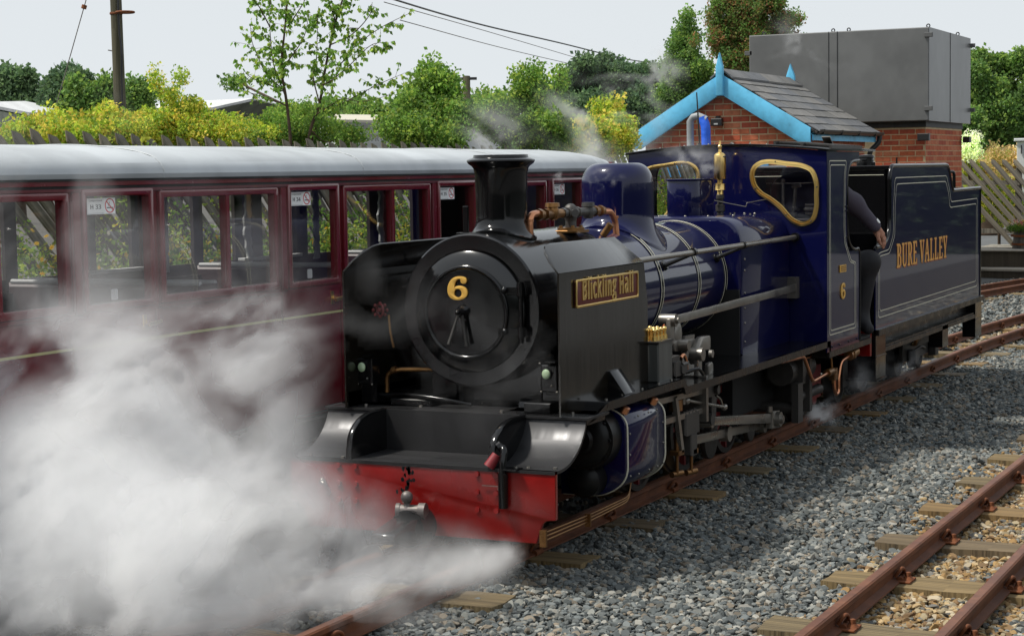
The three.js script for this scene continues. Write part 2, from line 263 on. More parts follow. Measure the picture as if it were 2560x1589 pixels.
  // saddle-shaped base for chimney and dome
  const flare = (c, r0, R, rb, drop, yTop, n = 48) => { // skirt from radius r0 at height yTop down onto the cylinder of radius rb
    const m = 12, p = [], f = (i, j) => { const t = i / m, a = j / n * 2 * PI, r = r0 + (R - r0) * Math.pow(t, 2.1), x = Math.cos(a) * r, z = Math.sin(a) * r; const yb = LC + Math.sqrt(Math.max(0.0004, rb * rb - x * x)) + drop, k = 1 - Math.pow(1 - t, 1.6); return [c.x + x, lerp(yTop, yb, k), c.z + z]; };
    for (let i = 0; i < m; i++) for (let j = 0; j < n; j++) { const a = f(i, j), b = f(i + 1, j), d = f(i + 1, j + 1), e = f(i, j + 1); p.push(...a, ...d, ...b, ...a, ...e, ...d); }
    for (let j = 0; j < n; j++) { const a = f(m, j), b = f(m, j + 1), q = (s) => [s[0], s[1] - 0.014, s[2]]; p.push(...a, ...q(b), ...q(a), ...a, ...b, ...q(b)); }
    const g = new THREE.BufferGeometry(); g.setAttribute('position', new THREE.BufferAttribute(new Float32Array(p), 3)); g.computeVertexNormals(); return fin(toCreasedNormals(g, 0.8));
  };
  const cc = V(0, 0, 0.8);
  const ch = part(loco, 'chimney', lathe([[0.112, 1.33], [0.111, 1.36], [0.112, 1.44], [0.1155, 1.54], [0.118, 1.546], [0.119, 1.556], [0.126, 1.566], [0.142, 1.578], [0.1485, 1.588], [0.147, 1.594], [0.136, 1.599], [0.122, 1.603], [0.1185, 1.609], [0.1185, 1.615], [0.1, 1.615], [0.097, 1.5], [0.095, 1.32]], cc, 56), M.black);
  part(ch, 'chimney_base', flare(cc, 0.1115, 0.152, 0.318, 0.013, 1.35), M.black);
  const dc = V(0, 0, 2.12), domeP = [[0, 1.576]]; for (let i = 0; i <= 10; i++) { const a = i / 10 * PI / 2; domeP.push([0.1 + 0.079 * Math.sin(a), 1.476 + 0.1 * Math.cos(a) * (1 - 0.02 * i / 10)]); } domeP.push([0.179, 1.4], [0.18, 1.31]);
  const dome = part(loco, 'dome', lathe(domeP, dc, 64), M.blue);
  part(dome, 'dome_base', flare(dc, 0.18, 0.245, 0.300, 0.012, 1.325, 64), M.blue);
  // boiler
  const bo = part(loco, 'boiler', lathe([[0.301, 0], [0.301, 0.3], [0.302, 0.9], [0.303, 1.49]], V(0, LC, 1.42), 96, 'u'), M.blue);
  for (const u of [1.425, 1.925, 2.45, 2.86]) { const b = part(bo, 'boiler_band', lathe([[0.302, 0], [0.3055, 0.002], [0.3055, 0.034], [0.302, 0.036]], V(0, LC, u), 96, 'u'), M.black); each(b, 'lining', [0.0, 0.032].map((d) => lathe([[0.3058, d - 0.0005], [0.3068, d + 0.0005], [0.3068, d + 0.004], [0.3058, d + 0.005]], V(0, LC, u), 96, 'u')), M.cream); }
  part(bo, 'washout_plug', [cyl(V(0.13, 1.235, 1.62), V(0.165, 1.28, 1.62), 0.017, 0.017, 12), hex(V(0.163, 1.278, 1.62), V(0.035, 0.045, 0), 0.02, 0.014)], M.bronze);
  // firebox with rounded shoulders
  const fbS = shape([[-0.385, 0.55], [0.385, 0.55], [0.385, 1.286, 0.17], [-0.385, 1.286, 0.17]]);
  const fb = part(loco, 'firebox', extF(fbS, 2.895, 3.753, 0.022, 14), M.blue);
  each(fb, 'rivet', [...[0.62, 0.72, 0.8, 0.88].map((y) => [0.389, y]), [0.389, 1.0], [0.389, 1.06]].map(([v, y]) => ball(V(v - 0.004, y, 2.94), 0.007, 8)).concat([[-0.25, 2.95], [-0.1, 2.95], [0.05, 2.95], [0.18, 2.95], [0.27, 3.1], [0.2, 3.5], [0.26, 3.5]].map(([v, u]) => ball(V(v, 1.286, u), 0.008, 8))), M.steel);
  part(fb, 'added_dark_plate', box(-0.375, 0.375, 0.55, 0.90, 2.884, 2.893), M.dullblack);  // black plate added to darken the lower firebox front
  part(fb, 'ash_pan', [box(-0.3, 0.3, 0.2, 0.55, 2.98, 3.7), box(-0.42, 0.42, 0.515, 0.548, 2.6, 3.0)], M.dullblack);
  // steam turret and whistle
  const tS = shape([[-0.14, 3.12], [0.055, 3.12], [0.055, 3.46], [-0.14, 3.46]], 0.08);
  part(loco, 'turret', [extP(tS, 1.27, 1.478, 0.004, 6), extP(shape([[-0.147, 3.113], [0.062, 3.113], [0.062, 3.467], [-0.147, 3.467]], 0.085), 1.478, 1.488, 0.003, 6)], M.blue);
  const wc = V(0.022, 0, 3.6);
  const wh = part(loco, 'whistle', lathe([[0, 1.70], [0.005, 1.70], [0.006, 1.675], [0.012, 1.668], [0.012, 1.655], [0.0085, 1.65], [0.011, 1.633], [0.02, 1.63], [0.032, 1.62], [0.0345, 1.606], [0.0345, 1.485], [0.031, 1.48], [0.016, 1.478], [0.016, 1.458], [0.029, 1.456], [0.029, 1.424], [0.031, 1.42], [0.018, 1.418], [0.018, 1.395], [0.02, 1.39]], wc, 28), M.brass);
  part(wh, 'valve', [lathe([[0.018, 1.395], [0.024, 1.39], [0.024, 1.37], [0.017, 1.365], [0.017, 1.34], [0.027, 1.335], [0.027, 1.30], [0.018, 1.295], [0.022, 1.27]], wc, 18), bar(V(-0.0, 1.363, 3.565), V(0.05, 1.35, 3.6), 0.01, 0.008)], M.darksteel); part(wh, 'lever', [ball(V(0.06, 1.61, 3.58), 0.006), cyl(V(0.03, 1.607, 3.585), V(0.062, 1.61, 3.58), 0.004)], M.darksteel);
  part(wh, 'pull_rod', [pipe([V(-0.0, 1.36, 3.56), V(0.17, 1.322, 3.62), V(0.175, 1.345, 3.62), V(0.25, 1.362, 3.755)], 0.003, 0.004, 5)], M.steel);
  each(fb, 'cladding_pin', [[0.15, 3.4], [0.14, 3.5], [0.3, 3.3]].map(([v, u]) => hex(V(v, 1.284, u), V(0, 1, 0), 0.006, 0.01)), M.steel);
  // clack valves and pipe between chimney and dome
  const cv = part(loco, 'feed_pipe', [pipe([V(0.12, 1.24, 0.83), V(0.12, 1.355, 0.83), V(0.12, 1.358, 0.93)], 0.0155, 0.045, 12), pipe([V(0.12, 1.348, 1.58), V(0.12, 1.346, 1.74), V(0.12, 1.30, 1.795), V(0.125, 1.22, 1.80)], 0.0155, 0.05, 12), cyl(V(0.12, 1.312, 1.792), V(0.12, 1.32, 1.79), 0.019), cyl(V(0.12, 1.325, 0.829), V(0.12, 1.335, 0.829), 0.019)], M.copper);
  const X = V(0, 0, 1), U = (u) => V(0.12, 1.352, u);
  part(cv, 'valve_body', [cyl(U(0.9), U(1.6), 0.015, 0.015, 14), ...[0.935, 1.0, 1.55, 1.62].map((u) => hex(U(u - 0.018), X, 0.027, 0.036)), cyl(U(1.01), U(1.17), 0.02, 0.02, 16), lathe([[0.022, -0.02], [0.03, 0], [0.028, 0.02], [0.022, 0.034]], V(0.12, 1.352, 1.07), 16), hex(V(0.12, 1.383, 1.07), YV, 0.034, 0.018), hex(U(1.06), X, 0.03, 0.05)], M.bronze);
  part(cv, 'check_valve', [hex(U(1.17), X, 0.025, 0.035), lathe([[0.022, -0.05], [0.03, -0.015], [0.032, 0.01], [0.026, 0.03], [0.012, 0.042], [0, 0.044]], V(0.12, 1.35, 1.27), 16), hex(U(1.33), X, 0.027, 0.03), cyl(U(1.22), U(1.32), 0.024, 0.024), lathe([[0.02, -0.03], [0.03, -0.005], [0.026, 0.015], [0.018, 0.03]], V(0.12, 1.35, 1.47), 16), hex(V(0.12, 1.375, 1.47), YV, 0.032, 0.02), cyl(U(1.36), U(1.58), 0.02, 0.02), cyl(V(0.12, 1.35, 1.27), V(0.12, 1.275, 1.27), 0.024, 0.026), cyl(V(0.155, 1.35, 1.24), V(0.12, 1.35, 1.27), 0.018)], M.darksteel);
  part(cv, 'flange', [cyl(V(0.12, 1.272, 1.27), V(0.12, 1.285, 1.27), 0.062, 0.062, 24), box(0.06, 0.18, 1.262, 1.273, 1.2, 1.34, 0.002), ...[0, 1, 2, 3].map((k) => hex(V(0.12 + 0.046 * Math.cos(k * 1.57 + 0.6), 1.285, 1.27 + 0.046 * Math.sin(k * 1.57 + 0.6)), YV, 0.009, 0.01))], M.bronze);
  // smoke deflectors
  M.defl = mat('deflector plate', [0.010, 0.0082, 0.006], { roughness: 0.2, ior: 1.75, roughnessMap: rep(T.streak, 2, 1) });
  const foldPanel = (s) => { // vertical sheet, then a panel leaning in to the boiler, with a rounded front corner
    const lo = [[0.283, 0.556], [1.236, 0.556], [1.24, 0.95], [1.2, 1.13], [0.283, 1.133]], vert = extS(lo, s > 0 ? 0.494 : -0.502, s > 0 ? 0.502 : -0.494);
    const L = 0.155, pr = [[0.284, 0], [1.2, 0], [1.12, L], [0.43, L], [0.37, L * 0.93], [0.32, L * 0.72], [0.292, L * 0.4]];
    const g = extS(pr, -0.004, 0.004, 0.0012); const a = Math.asin(0.105 / 0.155); g.applyMatrix4(new THREE.Matrix4().makeRotationZ(s * a)); g.translate(s * 0.498, 1.132, 0); return [vert, fin(g)];
  };
  for (const s of [-1, 1]) {
    const d = part(loco, 'smoke_deflector', foldPanel(s), M.defl);
    if (s > 0) {
      const pl = part(d, 'name_plate', extS(shape([[0.427, 0.984], [1.108, 0.984], [1.108, 1.100], [0.427, 1.100]], 0.012), 0.5025, 0.509, 0.001), M.maroonplate, 'maroon nameplate with brass letters');
      const o = shape([[0.427, 0.984], [1.108, 0.984], [1.108, 1.100], [0.427, 1.100]], 0.012); o.holes.push(shape([[0.438, 0.994], [1.097, 0.994], [1.097, 1.090], [0.438, 1.090]], 0.012));
      part(pl, 'border', extS(o, 0.503, 0.514, 0.0015), M.brass);
      const t = letters('Blickling Hall', 'sans_bold', 0.062, 0.004, 0.0012, 1, 0.004), k = 0.565 / t.width;
      for (const g of t.geos) { g.scale(k, 1, 1); g.rotateY(PI / 2); g.translate(0.5085, 1.013, -0.487); part(pl, 'letter', fin(g), M.brass); }
    } else part(d, 'stiffener', [box(-0.505, -0.494, 0.556, 0.62, 0.3, 0.9)], M.black);
  }
  each(loco, 'deflector_stay', [cyl(V(0.3, 1.075, 0.9), V(0.495, 1.1, 0.9), 0.006), cyl(V(-0.3, 1.075, 0.9), V(-0.495, 1.1, 0.9), 0.006)], M.black); each(loco, 'lamp_iron', [box(-0.33, -0.30, 1.055, 1.065, 0.49, 0.54), box(-0.33, -0.30, 1.085, 1.095, 0.49, 0.54)], M.black);
  // marker lamps
  M.lens = mat('pale green lens', [0.36, 0.48, 0.30], { roughness: 0.12, clearcoat: 1, clearcoatRoughness: 0.05 });
  for (const [v, y] of [[-0.462, 0.716], [0.405, 0.714]]) {
    const l = part(loco, 'marker_lamp', [box(v - 0.036, v + 0.036, y - 0.07, y + 0.04, 0.385, 0.45, 0.004), cyl(V(v - 0.008, y + 0.004, 0.375), V(v - 0.008, y + 0.004, 0.39), 0.022, 0.024, 24), box(v - 0.012, v + 0.03, y + 0.05, y + 0.056, 0.38, 0.44), box(v - 0.04, v + 0.04, y - 0.15, y - 0.07, 0.41, 0.42)], M.black);
    const g = new THREE.SphereGeometry(0.0195, 20, 14); g.scale(0.95, 1.05, 0.35); g.translate(v - 0.008, y + 0.004, -0.373); part(l, 'lens', fin(g), M.lens);
    each(l, 'screw', [[v - 0.04, y + 0.046], [v + 0.035, y - 0.07], [v - 0.035, y - 0.07], [v + 0.012, y - 0.045]].map(([a, b]) => ball(V(a, b, 0.384), 0.005, 6)), M.steel);
  }
  // fittings beside the smokebox
  part(loco, 'valve_wheel', [(() => { const g = new THREE.TorusGeometry(0.026, 0.006, 8, 20); g.translate(0, 0, 0); g.rotateY(-0.5); g.translate(-0.40, 0.962, -0.42); return fin(g); })(), ...[0, 1, 2, 3, 4, 5, 6, 7].map((k) => ball(V(-0.40 + 0.028 * Math.cos(k * 0.785), 0.962 + 0.028 * Math.sin(k * 0.785), 0.42 + 0.01 * Math.cos(k * 0.785)), 0.0085, 6)), ball(V(-0.40, 0.962, 0.42), 0.012)], M.wheelred);
  each(loco, 'blower_pipe', [pipe([V(-0.375, 0.94, 0.45), V(-0.37, 0.87, 0.45), V(-0.36, 0.80, 0.46)], 0.006), pipe([V(-0.42, 0.60, 0.5), V(-0.42, 0.68, 0.5), V(-0.36, 0.70, 0.5), V(-0.2, 0.70, 0.56)], 0.011, 0.05), cyl(V(-0.39, 0.695, 0.5), V(-0.37, 0.70, 0.5), 0.016)], M.bronze);
  each(loco, 'steam_pipe', [cyl(V(0.24, 0.86, 1.0), V(0.42, 0.45, 1.0), 0.06), cyl(V(-0.24, 0.86, 1.0), V(-0.42, 0.45, 1.0), 0.06)], M.black);
  each(loco, 'tool_box', [box(0.3, 0.42, 0.556, 0.60, 0.36, 0.5, 0.004), box(-0.36, -0.16, 0.556, 0.585, 0.42, 0.6, 0.004)], M.black);
  part(loco, 'support', cyl(V(-0.1, 0.556, 0.58), V(-0.1, 0.7, 0.58), 0.02), M.black); part(loco, 'hose', tube([V(-0.42, 0.575, 0.5), V(-0.3, 0.60, 0.44), V(-0.1, 0.59, 0.42), V(0.02, 0.57, 0.44)], 0.008, 20, 6), M.black);
  part(loco, 'tread_block', extF([[0.503, 0.5925], [0.503, 0.69], [0.512, 0.6915], [0.578, 0.596], [0.578, 0.5925]], 0.775, 0.895, 0.002), M.satin);
  // brake hose and coupling
  const hose = part(loco, 'brake_hose', [pipe([V(0.385, 0.25, -0.02), V(0.385, 0.40, -0.02), V(0.385, 0.462, 0.0), V(0.358, 0.472, 0.02)], 0.0145, 0.03, 10), cyl(V(0.388, 0.235, -0.022), V(0.388, 0.37, -0.022), 0.019, 0.021, 12), cyl(V(0.362, 0.474, 0.02), V(0.350, 0.465, 0.01), 0.022, 0.022, 14), box(0.36, 0.45, 0.384, 0.390, -0.03, 0.03)], M.black);
  part(hose, 'nozzle', cyl(V(0.352, 0.44, 0.0), V(0.325, 0.393, -0.02), 0.019, 0.0225, 18), mat('hose red', [0.20, 0.016, 0.022], { roughness: 0.5 }));
  part(hose, 'clip', [box(0.29, 0.385, 0.315, 0.319, -0.012, -0.007), cyl(V(0.375, 0.31, -0.01), V(0.375, 0.31, -0.03), 0.008)], M.steel);
  const cp = part(loco, 'coupling', [extS(shape([[-0.30, 0.155], [-0.30, 0.115], [-0.05, 0.09], [0, 0.09], [0, 0.185], [-0.12, 0.185]], 0.012), -0.055, 0.055, 0.006), cyl(V(0, 0.14, -0.10), V(0, 0.14, 0), 0.075, 0.08, 24)], M.satin);
  part(cp, 'link', [cyl(V(-0.05, 0.205, -0.075), V(0.05, 0.205, -0.055), 0.026, 0.026, 18), cyl(V(-0.06, 0.205, -0.077), V(-0.045, 0.205, -0.072), 0.031, 0.031, 18), cyl(V(0.035, 0.206, -0.06), V(0.062, 0.206, -0.055), 0.034, 0.034, 18), box(-0.03, 0.03, 0.175, 0.215, -0.085, -0.04, 0.006)], M.iron);
  part(cp, 'ball_weight', [lathe([[0.02, -0.035], [0.014, -0.025], [0.012, -0.018], [0.02, -0.0145]], V(-0.015, 0.255, -0.07), 16), ball(V(-0.015, 0.262, -0.07), 0.0245, 20)], M.iron);
  part(loco, 'release_handle', [ball(V(-0.443, 0.293, -0.01), 0.012), cyl(V(-0.45, 0.29, -0.012), V(-0.43, 0.283, -0.018), 0.009)], M.steel);
  // drain pipes along the right side
  each(loco, 'drain_pipe', [0, 1, 2].map((k) => pipe([V(0.545 + 0.004 * k, 0.128 - 0.014 * k + 0.014, -0.012), V(0.55, 0.125 - 0.013 * k + 0.012, 0.45), V(0.555, 0.134 - 0.01 * k + 0.01, 0.86), V(0.53, 0.2, 0.95)], 0.0042, 0.05, 6)), M.bronze);
  each(loco, 'pipe_clip', [box(0.535, 0.562, 0.09, 0.155, -0.01, 0.004), box(0.54, 0.565, 0.092, 0.145, 0.42, 0.43)], M.bronze);
  // cylinders
  M.cover = mat('oily black', [0.006, 0.006, 0.006], { roughness: 0.42, specularIntensity: 0.6 });
  for (const s of [-1, 1]) {
    const P = (pts) => pts.map(([v, y, r]) => [s * v, y, r]), prof = P([[0.30, 0.548], [0.50, 0.548, 0.05], [0.602, 0.505, 0.06], [0.602, 0.235, 0.10], [0.50, 0.165, 0.06], [0.30, 0.165]]);
    const cy = part(loco, 'cylinder', extF(prof, 0.72, 1.19, 0.004), M.blue);
    const ol = outline(shape(prof), 8); for (const u of [0.732, 1.172]) part(cy, 'beading', [fin(new THREE.TubeGeometry(new THREE.CatmullRomCurve3(ol.map((p) => V(p[0] + s * 0.003, p[1], u)), true, 'catmullrom', 0), 140, 0.0042, 6, true))], M.cream);
    part(cy, 'cover', [lathe([[0, -0.15], [0.05, -0.148], [0.06, -0.135], [0.10, -0.13], [0.118, -0.115], [0.122, -0.1], [0.135, -0.098], [0.135, 0]], V(s * 0.45, 0.42, 0.72), 40, 'u'), lathe([[0, -0.11], [0.05, -0.1], [0.072, -0.08], [0.075, 0]], V(s * 0.44, 0.24, 0.72), 30, 'u'), ...Array.from({ length: 10 }, (_, k) => hex(V(s * 0.45 + 0.12 * Math.cos(k * 0.628), 0.42 + 0.12 * Math.sin(k * 0.628), 0.622), V(0, 0, -1), 0.009, 0.014)), lathe([[0.13, 0], [0.13, 0.05], [0.02, 0.06]], V(s * 0.45, 0.42, 1.19), 30, 'u')], M.cover);
    if (s > 0) {
      for (const u of [0.70, 1.03]) part(cy, 'relief_cap', hex(V(0.578, 0.523, u + 0.05), V(0.5, 0.85, 0), 0.0235, 0.028), M.copper);
      const rv = []; for (const y of [0.25, 0.34, 0.43]) rv.push(ball(V(0.603, y, 0.765), 0.005, 6), ball(V(0.603, y, 1.15), 0.005, 6)); for (const u of [0.86, 0.98, 1.08]) rv.push(ball(V(0.603, 0.245, u), 0.005, 6), ball(V(0.603, 0.495, u), 0.0045, 6)); each(cy, 'rivet', rv, M.steel);
    }
  }
  // wheels
  const wheel = (v, u, r, spokes, inner) => { const g = [lathe([[r + 0.012, -0.05], [r + 0.012, -0.035], [r, -0.032], [r, 0.022], [r - 0.028, 0.026], [r - 0.03, -0.03]], V(v, r, u), 48, 'v'), lathe([[0, 0.04], [0.03, 0.04], [0.045, 0.028], [0.05, -0.03]], V(v, r, u), 20, 'v')]; const sp = []; for (let k = 0; k < spokes; k++) { const a = k / spokes * 2 * PI + 0.2; sp.push(bar(V(v, r + 0.04 * Math.sin(a), u + 0.04 * Math.cos(a)), V(v, r + (r - 0.025) * Math.sin(a), u + (r - 0.025) * Math.cos(a)), 0.02, 0.03, V(1, 0, 0))); } return [g, sp]; };
  for (const s of [-1, 1]) {
    for (const [u, r, n] of [[0.42, 0.14, 8], [1.78, 0.215, 11], [2.42, 0.215, 11], [3.06, 0.215, 11], [4.42, 0.15, 8]]) {
      const [t, sp] = wheel(s * 0.215, u, r, n), w = part(loco, r > 0.2 ? 'driving_wheel' : 'carrying_wheel', t[1], M.wheelred);
      const tt = t[0]; if (s < 0) { tt.translate(0.215, 0, 0); tt.scale(-1, 1, 1); tt.translate(-0.215, 0, 0); }
      part(w, 'tyre', tt, M.darksteel); part(w, 'spoke', sp, M.wheelred);
      if (r > 0.2) part(w, 'counterweight', extS(outline(shape(arc(u, r, r - 0.03, r - 0.03, 0.7, 2.4, 12))), s > 0 ? 0.2 : -0.24, s > 0 ? 0.24 : -0.2), M.wheelred);
    }
  }
  each(loco, 'axle', [0.42, 1.78, 2.42, 3.06, 4.42].map((u, i) => cyl(V(-0.2, [0.14, 0.215, 0.215, 0.215, 0.15][i], u), V(0.2, [0.14, 0.215, 0.215, 0.215, 0.15][i], u), 0.03)), M.darksteel);
  // motion, right side
  const gear = part(loco, 'valve_gear', [bar(V(0.52, 0.505, 1.2), V(0.52, 0.485, 1.86), 0.04, 0.026), bar(V(0.52, 0.405, 1.2), V(0.52, 0.393, 1.86), 0.04, 0.026), bar(V(0.54, 0.50, 1.47), V(0.54, 0.235, 1.55), 0.02, 0.03, V(0, 0, 1)), box(0.44, 0.56, 0.34, 0.56, 1.84, 1.87)], M.steel);
  part(gear, 'crosshead', [box(0.485, 0.545, 0.30, 0.40, 1.60, 1.79, 0.008), ...[0, 1, 2, 3].map((k) => hex(V(0.53, 0.40, 1.615 + k * 0.045), YV, 0.013, 0.016)), box(0.50, 0.55, 0.20, 0.30, 1.66, 1.74, 0.006), cyl(V(0.45, 0.36, 1.2), V(0.45, 0.36, 1.62), 0.018)], M.darksteel);
  const rodP = (a, b, h0, h1) => [[a[0], a[1] - h0], [b[0], b[1] - h1], [b[0], b[1] + h1], [a[0], a[1] + h0]];
  part(gear, 'connecting_rod', [extS(rodP([2.02, 0.318], [3.02, 0.205], 0.021, 0.026), 0.495, 0.52, 0.003), cyl(V(0.47, 0.322, 2.0), V(0.535, 0.322, 2.0), 0.034, 0.034, 20)], M.steel);
  part(gear, 'big_end', [extS([[2.97, 0.155], [3.09, 0.145], [3.09, 0.24], [2.97, 0.25]], 0.487, 0.53, 0.006), cyl(V(0.5, 0.2, 3.03), V(0.555, 0.2, 3.03), 0.04, 0.04, 24), hex(V(0.553, 0.2, 3.03), V(1, 0, 0), 0.024, 0.016), cyl(V(0.51, 0.245, 2.97), V(0.51, 0.275, 2.97), 0.016)], M.steel);
  part(gear, 'coupling_rod', [extS(rodP([1.76, 0.245], [3.0, 0.168], 0.024, 0.02), 0.44, 0.462, 0.003), ...[[1.78, 0.243], [2.42, 0.2], [3.0, 0.168]].map(([u, y]) => cyl(V(0.43, y, u), V(0.478, y, u), 0.04, 0.04, 20))], M.steel);
  each(gear, 'crank', [extS(shape(arc(2.64, 0.13, 0.10, 0.10, PI, 2 * PI, 12).concat([[2.74, 0.2], [2.54, 0.2]])), 0.27, 0.3, 0.004), extS(shape(arc(3.30, 0.11, 0.07, 0.08, PI, 2 * PI, 10)), 0.27, 0.3, 0.004)], M.darksteel);
  part(gear, 'radius_rod', [cyl(V(0.53, 0.462, 1.66), V(0.53, 0.372, 2.16), 0.008, 0.008, 10), ball(V(0.53, 0.463, 1.645), 0.02), ball(V(0.53, 0.368, 2.18), 0.018), cyl(V(0.53, 0.55, 1.61), V(0.53, 0.45, 1.61), 0.009), tube([V(0.53, 0.375, 2.16), V(0.53, 0.41, 2.13), V(0.53, 0.44, 2.06)], 0.006, 10, 6)], M.steel);
  part(gear, 'combination_lever', [bar(V(0.5, 0.485, 1.97), V(0.5, 0.325, 1.99), 0.02, 0.028, V(0, 0, 1)), extS(shape([[1.93, 0.44], [2.05, 0.44], [2.05, 0.50], [1.93, 0.50]], 0.01), 0.48, 0.53, 0.003), cyl(V(0.47, 0.47, 2.05), V(0.55, 0.47, 2.05), 0.022), cyl(V(0.47, 0.332, 1.99), V(0.54, 0.332, 1.99), 0.03)], M.darksteel);
  part(gear, 'expansion_link', [extS(shape([[2.24, 0.2], [2.31, 0.2], [2.33, 0.4], [2.30, 0.52], [2.24, 0.52], [2.26, 0.4]], 0.03), 0.4, 0.44, 0.003)], M.darksteel);
  each(gear, 'drain_cock', [[1.53, 0.225], [1.72, 0.205]].map(([u, y]) => [box(0.50, 0.55, y, y + 0.022, u - 0.035, u + 0.035, 0.004), cyl(V(0.525, y, u), V(0.525, y - 0.09, u), 0.008), cyl(V(0.525, y + 0.02, u), V(0.525, y + 0.08, u), 0.012), cyl(V(0.51, y - 0.09, u - 0.03), V(0.53, y - 0.09, u + 0.05), 0.014)]), M.bronze);
  part(gear, 'brass_block', [box(0.49, 0.53, 0.425, 0.475, 1.52, 1.6, 0.004)], M.bronze);
  part(gear, 'bracket', [extS([[1.93, 0.552], [2.08, 0.552], [2.06, 0.70], [2.07, 0.735], [1.93, 0.735], [1.93, 0.70]], 0.40, 0.42), extS(shape([[1.84, 0.66], [1.95, 0.735], [2.05, 0.735], [2.05, 0.665], [1.96, 0.67], [1.9, 0.61], [1.85, 0.61]], 0.02), 0.47, 0.51, 0.004), cyl(V(0.33, 0.715, 1.72), V(0.52, 0.715, 1.72), 0.026, 0.026, 18), cyl(V(0.46, 0.66, 1.86), V(0.54, 0.66, 1.86), 0.032, 0.032, 20), hex(V(0.54, 0.655, 1.95), V(1, 0, 0), 0.022, 0.015), extS(shape([[1.66, 0.69], [1.97, 0.675], [1.97, 0.725], [1.66, 0.74]], 0.015), 0.43, 0.47, 0.004)], M.steel);
  part(gear, 'lifting_link', [extS(shape([[1.83, 0.552], [1.88, 0.552], [1.885, 0.65], [1.845, 0.65]], 0.012), 0.50, 0.525, 0.003), extS(shape([[1.98, 0.52], [2.04, 0.52], [2.045, 0.605], [1.985, 0.605]], 0.025), 0.50, 0.525, 0.003), extS(shape([[2.07, 0.53], [2.10, 0.53], [2.105, 0.60], [2.075, 0.60]], 0.014), 0.48, 0.50, 0.003), bar(V(0.5, 0.685, 1.74), V(0.5, 0.59, 1.68), 0.015, 0.03, V(0, 0, 1))], M.steel);
  const rev = part(loco, 'reach_rod', [extS(rodP([1.68, 0.828], [3.76, 0.862], 0.02, 0.02), 0.425, 0.437, 0.002), box(0.37, 0.44, 0.80, 0.92, 3.70, 3.754)], M.steel);
  part(rev, 'arm', [extS(shape([[1.62, 0.72], [1.69, 0.72], [1.68, 0.84], [1.63, 0.85]], 0.01), 0.44, 0.462, 0.003), cyl(V(0.40, 0.838, 1.66), V(0.48, 0.838, 1.66), 0.03, 0.03, 20), hex(V(0.478, 0.838, 1.66), V(1, 0, 0), 0.018, 0.016)], M.steel);
  { const g = new THREE.SphereGeometry(1, 24, 12); g.scale(0.012, 0.058, 0.046); g.translate(0.445, 0.765, -1.77); part(rev, 'balance_disc', fin(g), M.steel); }
  // lubricator and small pump
  const lub = part(loco, 'lubricator', [box(0.43, 0.55, 0.592, 0.765, 1.245, 1.42, 0.006)], mat('grey paint', [0.10, 0.105, 0.10], { roughness: 0.4, map: T.streak }));
  part(lub, 'lid', box(0.425, 0.555, 0.766, 0.776, 1.24, 1.425, 0.002), M.darksteel);
  { const g = []; for (let i = 0; i < 4; i++) for (let j = 0; j < 3; j++) { const c = V(0.45 + 0.035 * j, 0.776, 1.27 + 0.043 * i); g.push(hex(c, YV, 0.014, 0.02), cyl(c.clone().add(V(0, 0.02, 0)), c.clone().add(V(0, 0.04, 0)), 0.008), ball(c.clone().add(V(0, 0.046, 0)), 0.012, 8)); } part(lub, 'oil_union', g, M.brass); }
  each(lub, 'oil_pipe', [tube([V(0.46, 0.82, 1.30), V(0.44, 0.88, 1.28), V(0.41, 1.0, 1.25), V(0.385, 1.12, 1.23)], 0.0075, 24, 8), tube([V(0.5, 0.8, 1.40), V(0.5, 0.835, 1.45), V(0.48, 0.78, 1.5)], 0.003, 14, 5)], mat('copper tube', [0.62, 0.17, 0.06], { roughness: 0.4, metalness: 0.6 }));
  const pump = part(loco, 'mechanical_pump', [box(0.46, 0.54, 0.592, 0.66, 1.48, 1.56, 0.006), box(0.47, 0.53, 0.66, 0.685, 1.47, 1.57, 0.004), cyl(V(0.5, 0.685, 1.5), V(0.5, 0.70, 1.5), 0.018), cyl(V(0.54, 0.64, 1.56), V(0.54, 0.64, 1.62), 0.012), box(0.49, 0.55, 0.60, 0.64, 1.55, 1.62, 0.004)], M.darksteel);
  part(pump, 'pipe', [tube([V(0.53, 0.67, 1.58), V(0.53, 0.68, 1.62), V(0.53, 0.65, 1.65), V(0.53, 0.61, 1.66)], 0.008, 18, 8)], M.copper);
  part(loco, 'cable', tube([V(0.5, 0.71, 2.05), V(0.47, 0.72, 2.14), V(0.42, 0.69, 2.25), V(0.4, 0.66, 2.3)], 0.003, 18, 5), M.steel);
  part(loco, 'drain_hose', tube([V(0.54, 0.6, 1.62), V(0.58, 0.61, 1.68), V(0.585, 0.58, 1.73)], 0.009, 14, 6), M.black);
  // handrail
  const hr = part(loco, 'handrail', [cyl(V(0.42, 1.131, 1.21), V(0.42, 1.145, 3.75), 0.0135, 0.0135, 14)], M.steel);
  for (const u of [2.06, 2.82]) part(hr, 'stanchion', [cyl(V(0.42, 1.138, u - 0.012), V(0.42, 1.138, u + 0.012), 0.02, 0.02, 14), cyl(V(0.42, 1.13, u), V(0.29, 1.075, u - 0.05), 0.008, 0.012, 10), cyl(V(0.295, 1.08, u - 0.05), V(0.28, 1.07, u - 0.05), 0.024, 0.026, 14)], M.black);
  part(hr, 'end_flange', cyl(V(0.42, 1.145, 3.73), V(0.42, 1.145, 3.753), 0.026), M.black);
